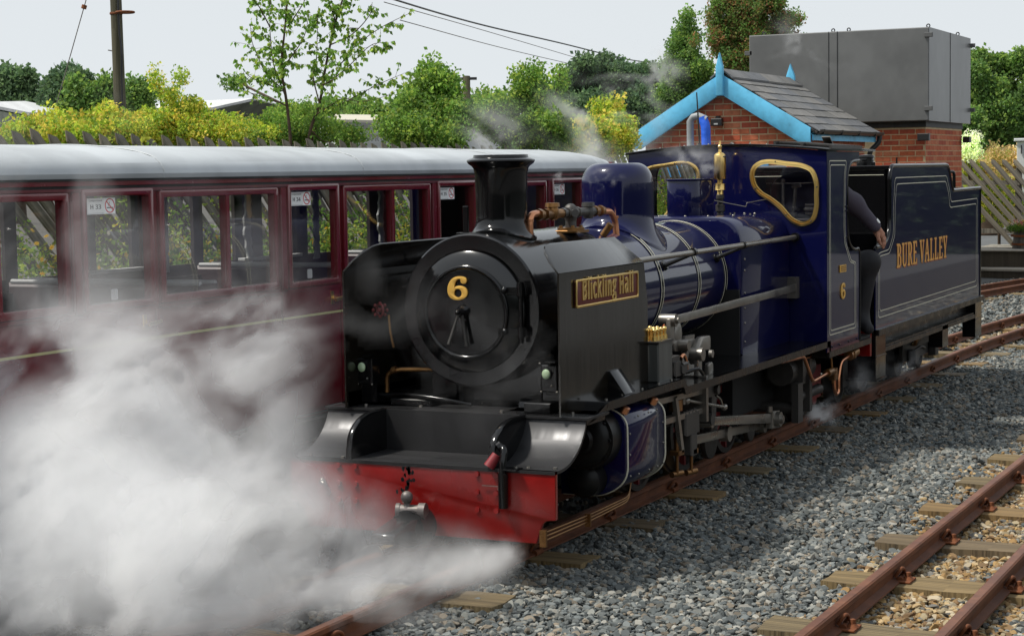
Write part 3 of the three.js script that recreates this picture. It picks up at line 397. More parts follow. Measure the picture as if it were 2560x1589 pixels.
  // cab
  const winR = [[0.265, 1.59], [0.37, 1.577], [0.463, 1.563], [0.524, 1.533], [0.556, 1.46], [0.557, 1.385], [0.556, 1.309], [0.53, 1.237], [0.462, 1.207], [0.398, 1.229], [0.359, 1.264], [0.325, 1.304], [0.263, 1.352], [0.208, 1.385], [0.167, 1.432], [0.15, 1.499], [0.167, 1.552], [0.209, 1.581]];
  const smooth = (pts, s, n = 90) => { const c = new THREE.CatmullRomCurve3(pts.map(([v, y]) => new THREE.Vector3(v * s, y, 0)), true, 'centripetal'); return c.getSpacedPoints(n).slice(0, n).map((p) => [p.x, p.y]); };
  const inset = (pts, d) => { const n = pts.length; let area = 0; for (let i = 0; i < n; i++) { const a = pts[i], b = pts[(i + 1) % n]; area += a[0] * b[1] - b[0] * a[1]; } const k = Math.sign(area); return pts.map((p, i) => { const a = pts[(i + n - 1) % n], b = pts[(i + 1) % n], x = b[0] - a[0], y = b[1] - a[1], l = Math.hypot(x, y); return [p[0] - k * y / l * d, p[1] + k * x / l * d]; }); };
  const roofY = (v) => 1.63 + 0.038 * (1 - (v / 0.6) ** 2);
  const frontS = shape([[-0.6, 0.55], [0.6, 0.55], ...Array.from({ length: 13 }, (_, i) => [0.6 - i * 0.1, roofY(0.6 - i * 0.1)])]);
  const wins = [1, -1].map((s) => smooth(winR, s)); for (const w of wins) frontS.holes.push(shape(inset(w, 0.02)));
  const cab = part(loco, 'cab', extF(frontS, 3.755, 3.765), M.blue);
  for (const w of wins) { const r = shape(w); r.holes.push(shape(inset(w, 0.023))); const f = part(cab, 'window_frame', [extF(r, 3.743, 3.757, 0.003)], M.brass, 'brass rimmed pear shaped window'); const r2 = shape(inset(w, 0.008)); r2.holes.push(shape(inset(w, 0.013))); f.geometry = merge(f.geometry, (() => { const g = extF(r2, 3.739, 3.745, 0.001); const p = origin(f); g.translate(-p.x, -p.y, -p.z); return g; })()); part(cab, 'pane', extF(shape(inset(w, 0.02)), 3.7595, 3.7605), M.glass); each(cab, 'screw', [0.04, 0.3, 0.47, 0.62, 0.8].map((t) => { const p = inset(w, 0.011)[Math.floor(t * w.length)]; return ball(V(p[0], p[1], 3.741), 0.005, 6); }), M.darksteel); }
  const sidePts = [[3.757, 0.489], [4.448, 0.489], [4.448, 1.052, 0.02], [4.36, 1.048, 0.06], [4.175, 1.04, 0.14], [4.185, 1.5, 0.0], [4.21, 1.565, 0.07], [4.45, 1.578, 0.02], [4.45, 1.628], [3.757, 1.628]];
  for (const s of [-1, 1]) {
    const sd = part(cab, 'side_sheet', extS(shape(sidePts), s > 0 ? 0.592 : -0.602, s > 0 ? 0.602 : -0.592), s > 0 ? M.tank ?? M.blue : M.blue);
    const edge = [[4.448, 0.5], [4.448, 1.03], [4.43, 1.05], [4.36, 1.05], [4.27, 1.07], [4.2, 1.13], [4.18, 1.22], [4.183, 1.45], [4.2, 1.52], [4.26, 1.562], [4.45, 1.578]].map(([u, y]) => V(s * 0.598, y, u));
    part(sd, 'beading', tube(edge, 0.0115, 80, 8), M.black);
    if (s > 0) {
      for (const [d, r] of [[0.04, 0.02], [0.064, 0.02]]) { const l = [[3.757 + d, 0.545 + d], [4.40 - d, 0.545 + d], [4.40 - d, 0.985 - d * 0.3], [4.30 - d, 1.0 - d * 0.3], [4.18 - d, 1.1], [4.165 - d, 1.2], [4.175 - d, 1.48], [4.2 - d, 1.615 - d], [3.757 + d, 1.615 - d]]; part(sd, 'lining', stripS(outline(shape(l, r), 4), 0.6042, 0.0055), M.cream); }
      const wp = part(sd, 'works_plate', box(0.603, 0.609, 0.93, 0.972, 4.005, 4.135, 0.002), M.gold); each(wp, 'lettering', [0.94, 0.951, 0.962].map((y) => box(0.609, 0.6105, y - 0.0025, y + 0.0025, 4.02, 4.12)), M.bronze);
      const g = figure6(0.094, 0.006, 1.02); g.rotateY(PI / 2); g.translate(0.603, 0.773, -4.072); part(sd, 'number', fin(g), M.gold, 'gold figure 6');
      each(sd, 'rivet', [[4.13, 1.31], [4.13, 1.285], [4.17, 1.31], [4.17, 1.285], [4.15, 1.13], [4.2, 1.06], [4.0, 0.515], [4.2, 0.515], [4.38, 0.515], [3.85, 0.515]].map(([u, y]) => ball(V(0.603, y, u), 0.006, 6)), M.black);
    }
  }
  const rf = []; for (let i = 0; i < 12; i++) rf.push([-0.615 + i * 0.1118, 0]); // arched roof
  const rt = [], rb2 = []; for (let i = 0; i <= 20; i++) { const v = -0.615 + 1.23 * i / 20; rt.push([v, roofY(v) + 0.014]); rb2.push([v, roofY(v) + 0.002]); }
  const roof = part(cab, 'roof', extF([...rb2, ...rt.reverse()], 3.742, 4.78, 0.002), M.black);
  { const g = []; for (let i = 0; i < 9; i++) g.push(bar(V(0.28, roofY(0.28) + 0.03, 3.9 + i * 0.07), V(0.6, roofY(0.6) + 0.032, 3.9 + i * 0.07), 0.03, 0.008)); for (const v of [0.27, 0.43, 0.6]) g.push(bar(V(v, roofY(v) + 0.024, 3.84), V(v, roofY(v) + 0.024, 4.5), 0.014, 0.02)); part(roof, 'roof_hatch', g, M.darksteel); part(roof, 'hatch_stay', [bar(V(0.42, 1.67, 4.45), V(0.44, 1.72, 4.3), 0.05, 0.006), cyl(V(-0.05, 1.68, 4.0), V(-0.05, 1.685, 4.02), 0.01)], M.steel); }
  each(roof, 'rivet', [-0.4, -0.25, -0.1, 0.05, 0.15, 0.25].map((v) => ball(V(v, roofY(v) + 0.014, 3.755), 0.006, 6)), M.steel);
  part(cab, 'floor', [box(-0.59, 0.59, 0.492, 0.51, 3.77, 4.75), box(-0.6, 0.6, 0.45, 0.49, 3.82, 3.86)], M.dullblack);
  const bh = part(cab, 'backhead', [extF(shape([[-0.33, 0.51], [0.33, 0.51], [0.33, 1.22, 0.15], [-0.33, 1.22, 0.15]]), 3.767, 3.84), box(-0.59, -0.34, 0.51, 0.95, 3.9, 4.4), cyl(V(-0.1, 0.8, 3.84), V(-0.1, 0.8, 3.87), 0.13)], M.dullblack);
  part(bh, 'fitting', [cyl(V(0.30, 1.2, 3.9), V(0.30, 1.46, 3.9), 0.008), ball(V(0.30, 1.465, 3.9), 0.014), cyl(V(0.34, 1.22, 3.95), V(0.36, 1.43, 3.95), 0.01), cyl(V(0.34, 1.43, 3.95), V(0.39, 1.44, 3.95), 0.014), cyl(V(0.44, 1.30, 3.88), V(0.53, 1.30, 3.88), 0.018), cyl(V(0.44, 1.325, 3.88), V(0.52, 1.325, 3.88), 0.008), cyl(V(0.44, 1.275, 3.88), V(0.52, 1.275, 3.88), 0.008), cyl(V(0.2, 1.24, 3.85), V(0.5, 1.24, 3.88), 0.01), box(0.2, 0.55, 1.448, 1.454, 3.9, 3.905)], M.iron);
  // pipes and gear under the cab
  each(loco, 'injector_pipe', [pipe([V(0.55, 0.505, 3.05), V(0.55, 0.494, 3.47), V(0.55, 0.335, 3.64), V(0.55, 0.352, 3.94)], 0.0105, 0.03, 10), pipe([V(0.55, 0.408, 4.40), V(0.55, 0.39, 4.22), V(0.55, 0.30, 4.17), V(0.55, 0.215, 4.17), V(0.55, 0.205, 4.12), V(0.55, 0.24, 4.085), V(0.55, 0.36, 4.08)], 0.0105, 0.04, 10), pipe([V(0.5, 0.47, 3.55), V(0.5, 0.46, 3.75), V(0.48, 0.48, 3.9)], 0.006, 0.03)], M.copper);
  part(loco, 'injector', [cyl(V(0.55, 0.352, 3.93), V(0.55, 0.352, 4.06), 0.022), box(0.53, 0.57, 0.30, 0.37, 4.03, 4.09, 0.004), cyl(V(0.55, 0.41, 4.39), V(0.55, 0.42, 4.55), 0.028), hex(V(0.55, 0.41, 4.43), X, 0.036, 0.04), cyl(V(0.55, 0.5, 4.0), V(0.55, 0.28, 4.05), 0.007)], M.bronze);
  part(loco, 'brake_cylinder', [cyl(V(0.42, 0.40, 3.45), V(0.42, 0.40, 3.9), 0.075, 0.075, 24), box(0.3, 0.52, 0.33, 0.52, 3.55, 3.6), box(0.2, 0.5, 0.15, 0.45, 3.75, 3.8), cyl(V(0.25, 0.2, 3.5), V(0.5, 0.2, 3.5), 0.03), box(0.48, 0.52, 0.12, 0.34, 3.46, 3.55), cyl(V(0.45, 0.24, 3.6), V(0.45, 0.24, 4.1), 0.03)], M.darksteel);
  part(loco, 'trailing_truck', [box(0.26, 0.29, 0.12, 0.32, 4.15, 4.7), box(-0.29, -0.26, 0.12, 0.32, 4.15, 4.7), cyl(V(0.28, 0.15, 4.42), V(0.33, 0.15, 4.42), 0.05), box(0.29, 0.32, 0.2, 0.34, 4.34, 4.5)], M.wheelred);
}
const arc = (cx, cy, rx, ry, a0, a1, n = 10) => Array.from({ length: n + 1 }, (_, i) => { const a = lerp(a0, a1, i / n); return [cx + rx * Math.cos(a), cy + ry * Math.sin(a)]; });
// ---------- the tender ----------
{
  const td = thing('tender', 'dark blue tender lettered in gold, coupled behind the engine cab', 'tender', [0, 0, 6.4]);
  const prof = [[4.84, 0.52], [8.0, 0.53], [8.0, 1.362, 0.012], [7.03, 1.358, 0.07], [6.985, 1.40, 0.05], [6.87, 1.543, 0.07], [5.235, 1.542, 0.05], [5.195, 1.48, 0.03], [5.195, 1.16, 0.05], [5.13, 1.075, 0.06], [4.98, 1.045, 0.05], [4.84, 1.04, 0.01]];
  for (const s of [-1, 1]) {
    const sd = part(td, 'side_sheet', extS(shape(prof), s > 0 ? 0.59 : -0.6, s > 0 ? 0.6 : -0.59, 0, 10), M.blue);
    const bd = outline(shape(prof), 8).slice(2).map(([u, y]) => V(s * 0.597, y, u));
    part(sd, 'beading', fin(new THREE.TubeGeometry(new THREE.CatmullRomCurve3(bd, false, 'catmullrom', 0), 220, 0.0135, 8, false)), M.black);
    if (s > 0) for (const d of [0.078, 0.118]) {
      const l = [[4.84 + d * 0.75, 0.52 + d], [7.96 - d, 0.535 + d], [7.96 - d, 1.362 - d], [7.03 - d * 0.9, 1.355 - d], [6.985 - d * 0.9, 1.40 - d * 0.5], [6.86 - d * 0.6, 1.543 - d], [5.24 + d, 1.543 - d], [5.205 + d, 1.3], [5.195 + d, 1.12 - d * 0.2], [5.13 + d * 0.4, 1.06 - d * 0.6], [4.84 + d * 0.75, 1.04 - d * 0.5]];
      part(sd, 'lining', stripS(outline(shape(l, 0.035), 5), 0.6022, 0.006), M.cream);
    }
    if (s > 0) {
      const gold = mat('lettering gold', [0.80, 0.40, 0.08], { roughness: 0.4 }), shade = mat('lettering shade', [0.28, 0.045, 0.025], { roughness: 0.4 });
      const t = letters('BURE VALLEY', 'serif_bold', 0.112, 0.0012, 0, 1, 0.012), k = 1.475 / t.width;
      for (const g of t.geos) { g.scale(k, 1, 1); g.rotateY(Math.PI / 2); const b = g.clone(); g.translate(0.6022, 0.884, -5.355); b.translate(0.6012, 0.877, -5.372); const L = part(sd, 'letter', fin(g), gold); part(L, 'shading', fin(b), shade); }
    }
  }
  part(td, 'tank', [box(-0.59, 0.59, 0.53, 1.12, 4.9, 5.3), box(-0.59, 0.59, 0.53, 1.525, 5.25, 6.86), box(-0.59, 0.59, 0.53, 1.345, 6.86, 7.99), box(-0.59, 0.59, 0.53, 1.02, 4.85, 4.9)], M.black);
  part(td, 'coal_space', [box(-0.59, 0.56, 1.12, 1.52, 5.235, 5.25), box(-0.59, 0.59, 1.515, 1.545, 5.23, 5.26, 0.004), box(-0.59, 0.59, 1.53, 1.538, 5.26, 6.86)], M.black);
  part(td, 'lining', [box(-0.56, 0.55, 1.4835, 1.4875, 5.2335, 5.235)], M.cream);
  part(td, 'rear_plate', [box(-0.6, 0.6, 0.53, 1.365, 7.995, 8.01), box(0.588, 0.606, 0.53, 1.365, 7.985, 8.012, 0.004)], M.black);
  const fc = part(td, 'filler_cap', lathe([[0, 1.625], [0.055, 1.62], [0.06, 1.605], [0.055, 1.6], [0.055, 1.575], [0.066, 1.57], [0.066, 1.53]], V(0.1, 0, 6.5), 24), M.black); part(fc, 'vent_pin', cyl(V(0.32, 1.53, 6.5), V(0.32, 1.60, 6.5), 0.006), M.black);
  part(td, 'lifting_handle', pipe([V(0.35, 1.35, 7.7), V(0.35, 1.49, 7.7), V(0.42, 1.49, 7.9), V(0.42, 1.35, 7.9)], 0.012, 0.03), M.black);
  part(td, 'bottom_angle', [box(0.585, 0.622, 0.49, 0.528, 4.84, 8.07, 0.004), box(-0.622, -0.585, 0.49, 0.528, 4.84, 8.07, 0.004), box(-0.6, 0.6, 0.5, 0.52, 4.84, 8.05)], M.sheet);
  part(td, 'solebar', [box(0.52, 0.53, 0.40, 0.49, 5.08, 7.86), box(0.53, 0.585, 0.478, 0.49, 5.08, 7.15), box(0.53, 0.592, 0.40, 0.412, 5.08, 7.82, 0.003), box(-0.53, -0.52, 0.40, 0.49, 5.08, 7.86), box(0.50, 0.60, 0.37, 0.398, 5.08, 7.82)], M.sheet);
  each(td, 'step', [box(0.42, 0.6, 0.22, 0.49, 4.84, 5.085, 0.004), box(0.41, 0.605, 0.352, 0.36, 4.835, 5.09), box(0.41, 0.605, 0.205, 0.213, 4.835, 5.09), box(0.5, 0.6, 0.22, 0.49, 7.83, 8.065, 0.003), box(0.5, 0.6, 0.245, 0.4, 6.70, 6.885, 0.003), box(0.49, 0.605, 0.352, 0.36, 7.82, 8.07), box(-0.6, -0.42, 0.22, 0.49, 4.84, 5.085, 0.004)], M.black);
  part(td, 'front_beam', box(-0.58, 0.585, 0.37, 0.52, 4.76, 4.80, 0.002), M.red, 'red front beam between cab and tender');
  const wheel = (v, u, r) => [lathe([[r + 0.012, -0.045], [r, -0.03], [r, 0.022], [r - 0.028, 0.026], [r - 0.035, 0.01], [0.05, 0.015], [0.045, 0.035], [0, 0.035]], V(v, r, u), 36, 'v')];
  for (const [u0, u1] of [[5.35, 5.95], [6.95, 7.6]]) {
    const bg = part(td, 'bogie', [box(0.27, 0.30, 0.12, 0.30, u0 - 0.18, u1 + 0.18, 0.004), box(-0.30, -0.27, 0.12, 0.30, u0 - 0.18, u1 + 0.18, 0.004), box(-0.27, 0.27, 0.2, 0.3, (u0 + u1) / 2 - 0.1, (u0 + u1) / 2 + 0.1), ...[u0, u1].flatMap((u) => [box(0.30, 0.36, 0.1, 0.2, u - 0.05, u + 0.05, 0.006), cyl(V(-0.2, 0.145, u), V(0.2, 0.145, u), 0.025)])], M.darksteel);
    for (const u of [u0, u1]) for (const s of [-1, 1]) part(bg, 'wheel', wheel(s * 0.2, u, 0.145), M.darksteel);
    part(bg, 'spring', [...Array.from({ length: 9 }, (_, k) => box(0.30, 0.35, 0.225 + k * 0.009, 0.232 + k * 0.009, u0 + 0.05 + k * 0.02, u1 - 0.05 - k * 0.02)), cyl(V(0.33, 0.3, u1 + 0.15), V(0.33, 0.18, u1 + 0.15), 0.012), tube([V(0.36, 0.2, u0 - 0.1), V(0.38, 0.22, u0), V(0.38, 0.2, u0 + 0.15)], 0.012, 12)], M.darksteel);
  }
  each(td, 'brake_pipe', [pipe([V(0.5, 0.4, 5.12), V(0.5, 0.22, 5.14), V(0.45, 0.2, 5.3)], 0.006), pipe([V(0.5, 0.4, 6.3), V(0.5, 0.3, 6.32), V(0.46, 0.29, 6.4), V(0.44, 0.31, 6.7)], 0.012)], M.bronze);
}
// ---------- the maroon carriage ----------
M.maroon = mat('carriage maroon', [0.15, 0.012, 0.019], { roughness: 0.32, clearcoat: 0.6, clearcoatRoughness: 0.12, roughnessMap: T.cloud });
M.maroonD = mat('dark maroon moulding', [0.11, 0.010, 0.016], { roughness: 0.35, clearcoat: 0.5 });
M.roof = mat('carriage roof grey', [0.50, 0.53, 0.55], { roughness: 0.42, map: rep(T.mottle, 0.37, 0.21), clearcoat: 0.2, clearcoatRoughness: 0.4 });
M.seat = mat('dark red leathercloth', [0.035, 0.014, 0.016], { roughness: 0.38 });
M.pale = mat('pale grey trim', [0.42, 0.43, 0.43], { roughness: 0.6 });
const sign = (() => { // print on the window notices
  const cv = {}; return (n) => { const c = document.createElement('canvas'); c.width = 384; c.height = 192; const x = c.getContext('2d'); x.fillStyle = '#f2f3f1'; x.fillRect(0, 0, 384, 192); x.fillStyle = '#1b1d20'; x.textAlign = 'center'; x.font = 'bold 27px sans-serif'; x.fillText('Compartment', 116, 40); x.font = 'bold 74px sans-serif'; x.fillText('H ' + n, 116, 130); x.fillStyle = '#888'; x.fillRect(8, 178, 216, 4);
    x.fillStyle = '#fff'; x.fillRect(236, 0, 148, 192); x.strokeStyle = '#111'; x.lineWidth = 5; x.fillStyle = '#111'; x.fillRect(268, 112, 84, 13); x.beginPath(); x.moveTo(292, 100); x.bezierCurveTo(276, 70, 320, 78, 300, 46); x.stroke(); x.strokeStyle = '#d0202a'; x.lineWidth = 13; x.beginPath(); x.ellipse(310, 94, 62, 82, 0, 0, 7); x.stroke(); x.beginPath(); x.moveTo(264, 40); x.lineTo(356, 150); x.stroke();
    const t = new THREE.CanvasTexture(c); t.colorSpace = THREE.SRGBColorSpace; return mat('printed notice', [1, 1, 1], { map: t, roughness: 0.5 }); };
})();
{
  const U0 = -2.3, U1 = 5.3, vN = -1.35, vF = -2.57, car = thing('railway_carriage', 'maroon narrow gauge passenger carriage with pale grey roof standing behind the engine', 'carriage', [-1.96, 0, 2]);
  const doors = [-2, -1, 0, 1, 2, 3].map((k) => -0.42 + 1.55 * (k)), D0 = doors.slice(1);
  const wall = shape([[U0, 0.95], [U1, 0.95], [U1, 1.512], [U0, 1.512]]), wallF = shape([[U0, 0.95], [U1, 0.95], [U1, 1.512], [U0, 1.512]]);
  const openings = [];
  for (const d of D0) { openings.push([d + 0.085, d + 0.505, 1.022, 1.468, 'door']); openings.push([d + 0.615, d + 1.085, 1.03, 1.455, 'window'], [d + 1.112, d + 1.49, 1.03, 1.455, 'window']); }
  openings.unshift([-1.36, -0.98, 1.03, 1.455, 'window'], [-0.95, -0.485, 1.03, 1.455, 'window']);
  const ok = openings.filter((o) => o[0] > U0 && o[1] < U1), cut = (s, r) => ok.forEach(([a, b, c, e]) => s.holes.push(shape([[a, c], [a, e], [b, e], [b, c]], r)));
  cut(wall, 0.012); const wf2 = ok.filter((o, i) => i % 3 !== 1);
  for (const [a, b, c, e, k] of ok) { const h = k === 'door' ? [a + 0.02, b - 0.1] : [a - 0.06, b - 0.12]; wallF.holes.push(shape([[h[0], c + 0.03], [h[0], e], [h[1], e], [h[1], c + 0.03]])); }
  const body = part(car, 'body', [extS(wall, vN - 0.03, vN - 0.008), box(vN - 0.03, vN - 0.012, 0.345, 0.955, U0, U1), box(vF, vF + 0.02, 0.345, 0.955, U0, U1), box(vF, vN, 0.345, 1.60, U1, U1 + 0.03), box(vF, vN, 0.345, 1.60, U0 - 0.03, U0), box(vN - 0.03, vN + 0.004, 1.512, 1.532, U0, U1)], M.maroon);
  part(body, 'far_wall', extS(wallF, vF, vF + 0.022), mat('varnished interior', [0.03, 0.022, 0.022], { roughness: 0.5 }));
  part(body, 'gutter', [box(vN - 0.03, vN + 0.012, 1.531, 1.540, U0, U1 + 0.03), box(vN - 0.02, vN + 0.0, 1.500, 1.531, U0, U1)], M.dullblack);  // gutter strip; the black band below it paints in the shading above the windows
  part(body, 'cornice', box(vN - 0.008, vN + 0.006, 1.488, 1.500, U0, U1, 0.003), M.maroonD);
  const ring = (a, b, c, e, w, r) => { const s = shape([[a - w, c - w], [b + w, c - w], [b + w, e + w], [a - w, e + w]], r); s.holes.push(shape([[a, c], [a, e], [b, e], [b, c]], r * 0.7)); return s; };
  const paneAt = (par, a, b, c, e) => part(par, 'pane', extS([[a - 0.005, c - 0.005], [b + 0.005, c - 0.005], [b + 0.005, e + 0.005], [a - 0.005, e + 0.005]], vN - 0.0215, vN - 0.0205), M.glass);
  D0.forEach((d, k) => {
    if (d + 0.545 > U1) return;
    const n = 32 + k; // door with its own panel, frame, glass, notice and handle
    const dr = part(car, 'door', [box(vN - 0.012, vN + 0.001, 0.385, 0.842, d + 0.006, d + 0.539, 0.004), box(vN - 0.012, vN + 0.001, 0.856, 0.975, d + 0.006, d + 0.539, 0.004), extS(ring(d + 0.085, d + 0.505, 1.022, 1.468, 0.03, 0.014), vN - 0.01, vN + 0.012, 0.004), box(vN - 0.01, vN + 0.004, 0.98, 1.485, d + 0.006, d + 0.052, 0.003), box(vN - 0.01, vN + 0.004, 0.98, 1.485, d + 0.532, d + 0.545, 0.003), box(vN - 0.01, vN + 0.004, 0.972, 0.99, d + 0.006, d + 0.54, 0.003)], M.maroon);
    paneAt(dr, d + 0.085, d + 0.505, 1.022, 1.468);
    if (n >= 33) { const g = new THREE.PlaneGeometry(0.186, 0.067); g.rotateY(Math.PI / 2); g.translate(vN - 0.018, 1.4265, -(d + 0.214)); const o = origin(dr); g.translate(-o.x, -o.y, -o.z); const m = new THREE.Mesh(g, sign(n)); m.name = 'notice'; m.userData.label = 'white notice reading Compartment H ' + n; m.castShadow = true; dr.add(m); }
    part(dr, 'sticker', extS(shape([[d + 0.262, 1.03], [d + 0.306, 1.03], [d + 0.306, 1.076], [d + 0.262, 1.076]], 0.009), vN - 0.0195, vN - 0.018), M.pale);
    part(dr, 'handle', [bar(V(vN + 0.025, 0.91, d + 0.455), V(vN + 0.025, 0.922, d + 0.545), 0.012, 0.014), cyl(V(vN, 0.915, d + 0.50), V(vN + 0.03, 0.915, d + 0.50), 0.009), box(vN - 0.004, vN + 0.004, 0.89, 0.955, d + 0.445, d + 0.475, 0.002)], M.brass);
    part(dr, 'stripe', box(vN + 0.0005, vN + 0.0025, 0.8435, 0.8545, d + 0.004, d + 0.541), mat('cream line', [0.55, 0.50, 0.22], { roughness: 0.4 }));
  });
  const mstripe = mat('cream waist line', [0.55, 0.50, 0.22], { roughness: 0.4 });
  for (const d of D0) { // panels and windows between the doors
    const a = d + 0.545, b = Math.min(d + 1.55, U1); if (b - a < 0.3) continue;
    const pn = part(car, 'panel', [box(vN - 0.012, vN - 0.001, 0.37, 0.842, a + 0.006, b - 0.004, 0.004), box(vN - 0.012, vN - 0.001, 0.856, 0.975, a + 0.006, b - 0.004, 0.004)], M.maroon);
    part(pn, 'stripe', box(vN - 0.002, vN + 0.0005, 0.8435, 0.8545, a + 0.006, b - 0.004), mstripe);
    if (b < U1 + 0.01 && b - a > 0.9) { const w = part(car, 'window', [extS((() => { const s = shape([[a + 0.035, 0.995], [b - 0.028, 0.995], [b - 0.028, 1.485], [a + 0.035, 1.485]], 0.014); s.holes.push(shape([[a + 0.07, 1.03], [a + 0.07, 1.455], [a + 0.54, 1.455], [a + 0.54, 1.03]], 0.008)); s.holes.push(shape([[a + 0.567, 1.03], [a + 0.567, 1.455], [a + 0.945, 1.455], [a + 0.945, 1.03]], 0.008)); return s; })(), vN - 0.01, vN + 0.01, 0.003)], M.maroon); paneAt(w, a + 0.07, a + 0.54, 1.03, 1.455); paneAt(w, a + 0.567, a + 0.945, 1.03, 1.455); part(w, 'sill', box(vN - 0.01, vN + 0.014, 0.978, 0.993, a + 0.03, b - 0.02, 0.003), M.maroonD); }
  }
  each(body, 'handrail', D0.map((d) => cyl(V(vN + 0.02, 1.0, d - 0.028), V(vN + 0.02, 1.45, d - 0.028), 0.006)), M.maroonD);
  // roof
  const rp = [[-1.342, 1.538], [-1.338, 1.56], [-1.352, 1.595], [-1.39, 1.628], [-1.46, 1.652], [-1.6, 1.675], [-1.78, 1.690], [-1.96, 1.695]], full = [...rp, ...rp.slice(0, -1).reverse().map(([v, y]) => [-3.92 - v, y])], under = full.map(([v, y]) => [-1.96 + (v + 1.96) * 0.985, y - 0.012]).reverse();
  const roof = part(car, 'roof', [extF([...full, ...under], U0 - 0.05, U1 - 0.25), (() => { // rounded end of the roof
    const p = [], N = 8; const at = (i, j) => { const t = i / N, k = Math.cos(t * 1.25), [v, y] = full[j]; return [-1.96 + (v + 1.96) * (1 - 0.05 * t * t), 1.538 + (y - 1.538) * k, -(U1 - 0.25 + 0.36 * Math.sin(t * 1.5708))]; };
    for (let i = 0; i < N; i++) for (let j = 0; j < full.length - 1; j++) { const a = at(i, j), b = at(i + 1, j), c = at(i + 1, j + 1), d = at(i, j + 1); p.push(...a, ...b, ...c, ...a, ...c, ...d); }
    const g = new THREE.BufferGeometry(); g.setAttribute('position', new THREE.BufferAttribute(new Float32Array(p), 3)); g.computeVertexNormals(); return fin(toCreasedNormals(g, 0.9)); })()], M.roof);
  each(roof, 'seam', [0.2, 1.9, 3.6].map((u, i) => fin(new THREE.TubeGeometry(new THREE.CatmullRomCurve3(full.map(([v, y]) => V(v, y + 0.0005, u + i * 0.02))), 40, 0.0035, 5))), M.roof);
  // inside: floor, seats, curtains
  part(car, 'floor', [box(vF + 0.02, vN - 0.03, 0.345, 0.36, U0, U1)], M.dullblack);
  for (const d of D0) {
    const c = d + 1.045; if (c > U1) continue;
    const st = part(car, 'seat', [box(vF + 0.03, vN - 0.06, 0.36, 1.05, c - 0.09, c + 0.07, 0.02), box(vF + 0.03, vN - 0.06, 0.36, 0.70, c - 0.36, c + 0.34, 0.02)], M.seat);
    each(st, 'piping', [cyl(V(vN - 0.07, 1.053, c - 0.07), V(vF + 0.05, 1.053, c - 0.07), 0.012), cyl(V(vN - 0.07, 1.053, c + 0.05), V(vF + 0.05, 1.053, c + 0.05), 0.012)], M.pale);
  }
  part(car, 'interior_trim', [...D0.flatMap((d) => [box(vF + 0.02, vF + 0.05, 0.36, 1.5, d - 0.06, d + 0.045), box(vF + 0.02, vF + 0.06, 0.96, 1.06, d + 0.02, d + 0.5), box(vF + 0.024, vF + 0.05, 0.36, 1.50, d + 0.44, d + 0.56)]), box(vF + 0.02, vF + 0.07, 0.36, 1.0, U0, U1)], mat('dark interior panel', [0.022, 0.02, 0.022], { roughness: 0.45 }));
  each(car, 'ledge', D0.map((d) => box(vF + 0.05, vF + 0.10, 1.055, 1.072, d - 0.2, d + 0.42, 0.003)), M.pale);
  M.cloth = mat('grey curtain', [0.36, 0.37, 0.37], { roughness: 0.9 });
  for (const d of D0) for (const [o, w] of [[0.62, 0.055], [1.42, 0.06]]) {
    if (d + o + w > U1) continue; const pts = [], bk = []; for (let i = 0; i <= 18; i++) { const y = lerp(1.475, 1.03, i / 18), k = 0.008 * Math.sin(i * 1.9 + d * 3) + (o > 1 ? 0.012 * Math.sin(i * 0.5) : 0); pts.push([d + o - 0.03 + k, y]); bk.push([d + o - 0.03 + w + k * 0.5 + 0.004 * Math.sin(i * 2.6), y]); }
    part(car, 'curtain', extS([...pts, ...bk.reverse()], vF + 0.07, vF + 0.085, 0.002), M.cloth);
  }
  // underframe
  part(car, 'underframe', [box(-1.45, -1.40, 0.22, 0.345, U0, U1), box(-2.52, -2.47, 0.22, 0.345, U0, U1), ...[0.5, 1.2, 4.1, 4.8].flatMap((u) => [lathe([[0.17, -0.04], [0.155, 0.03], [0, 0.03]], V(-1.77, 0.155, u), 28, 'v'), lathe([[0.17, -0.04], [0.155, 0.03], [0, 0.03]], V(-2.15, 0.155, u), 28, 'v'), cyl(V(-2.15, 0.155, u), V(-1.77, 0.155, u), 0.03)]), box(-1.7, -1.66, 0.1, 0.28, 0.25, 1.45), box(-1.7, -1.66, 0.1, 0.28, 3.9, 5.0), box(-1.9, -1.5, 0.1, 0.2, 2.4, 3.6)], M.dullblack);
  each(car, 'footboard', [box(-1.375, -1.335, 0.328, 0.338, U0, U1, 0.002), box(-1.40, -1.352, 0.352, 0.36, U0, U1, 0.002)], M.darksteel);
}
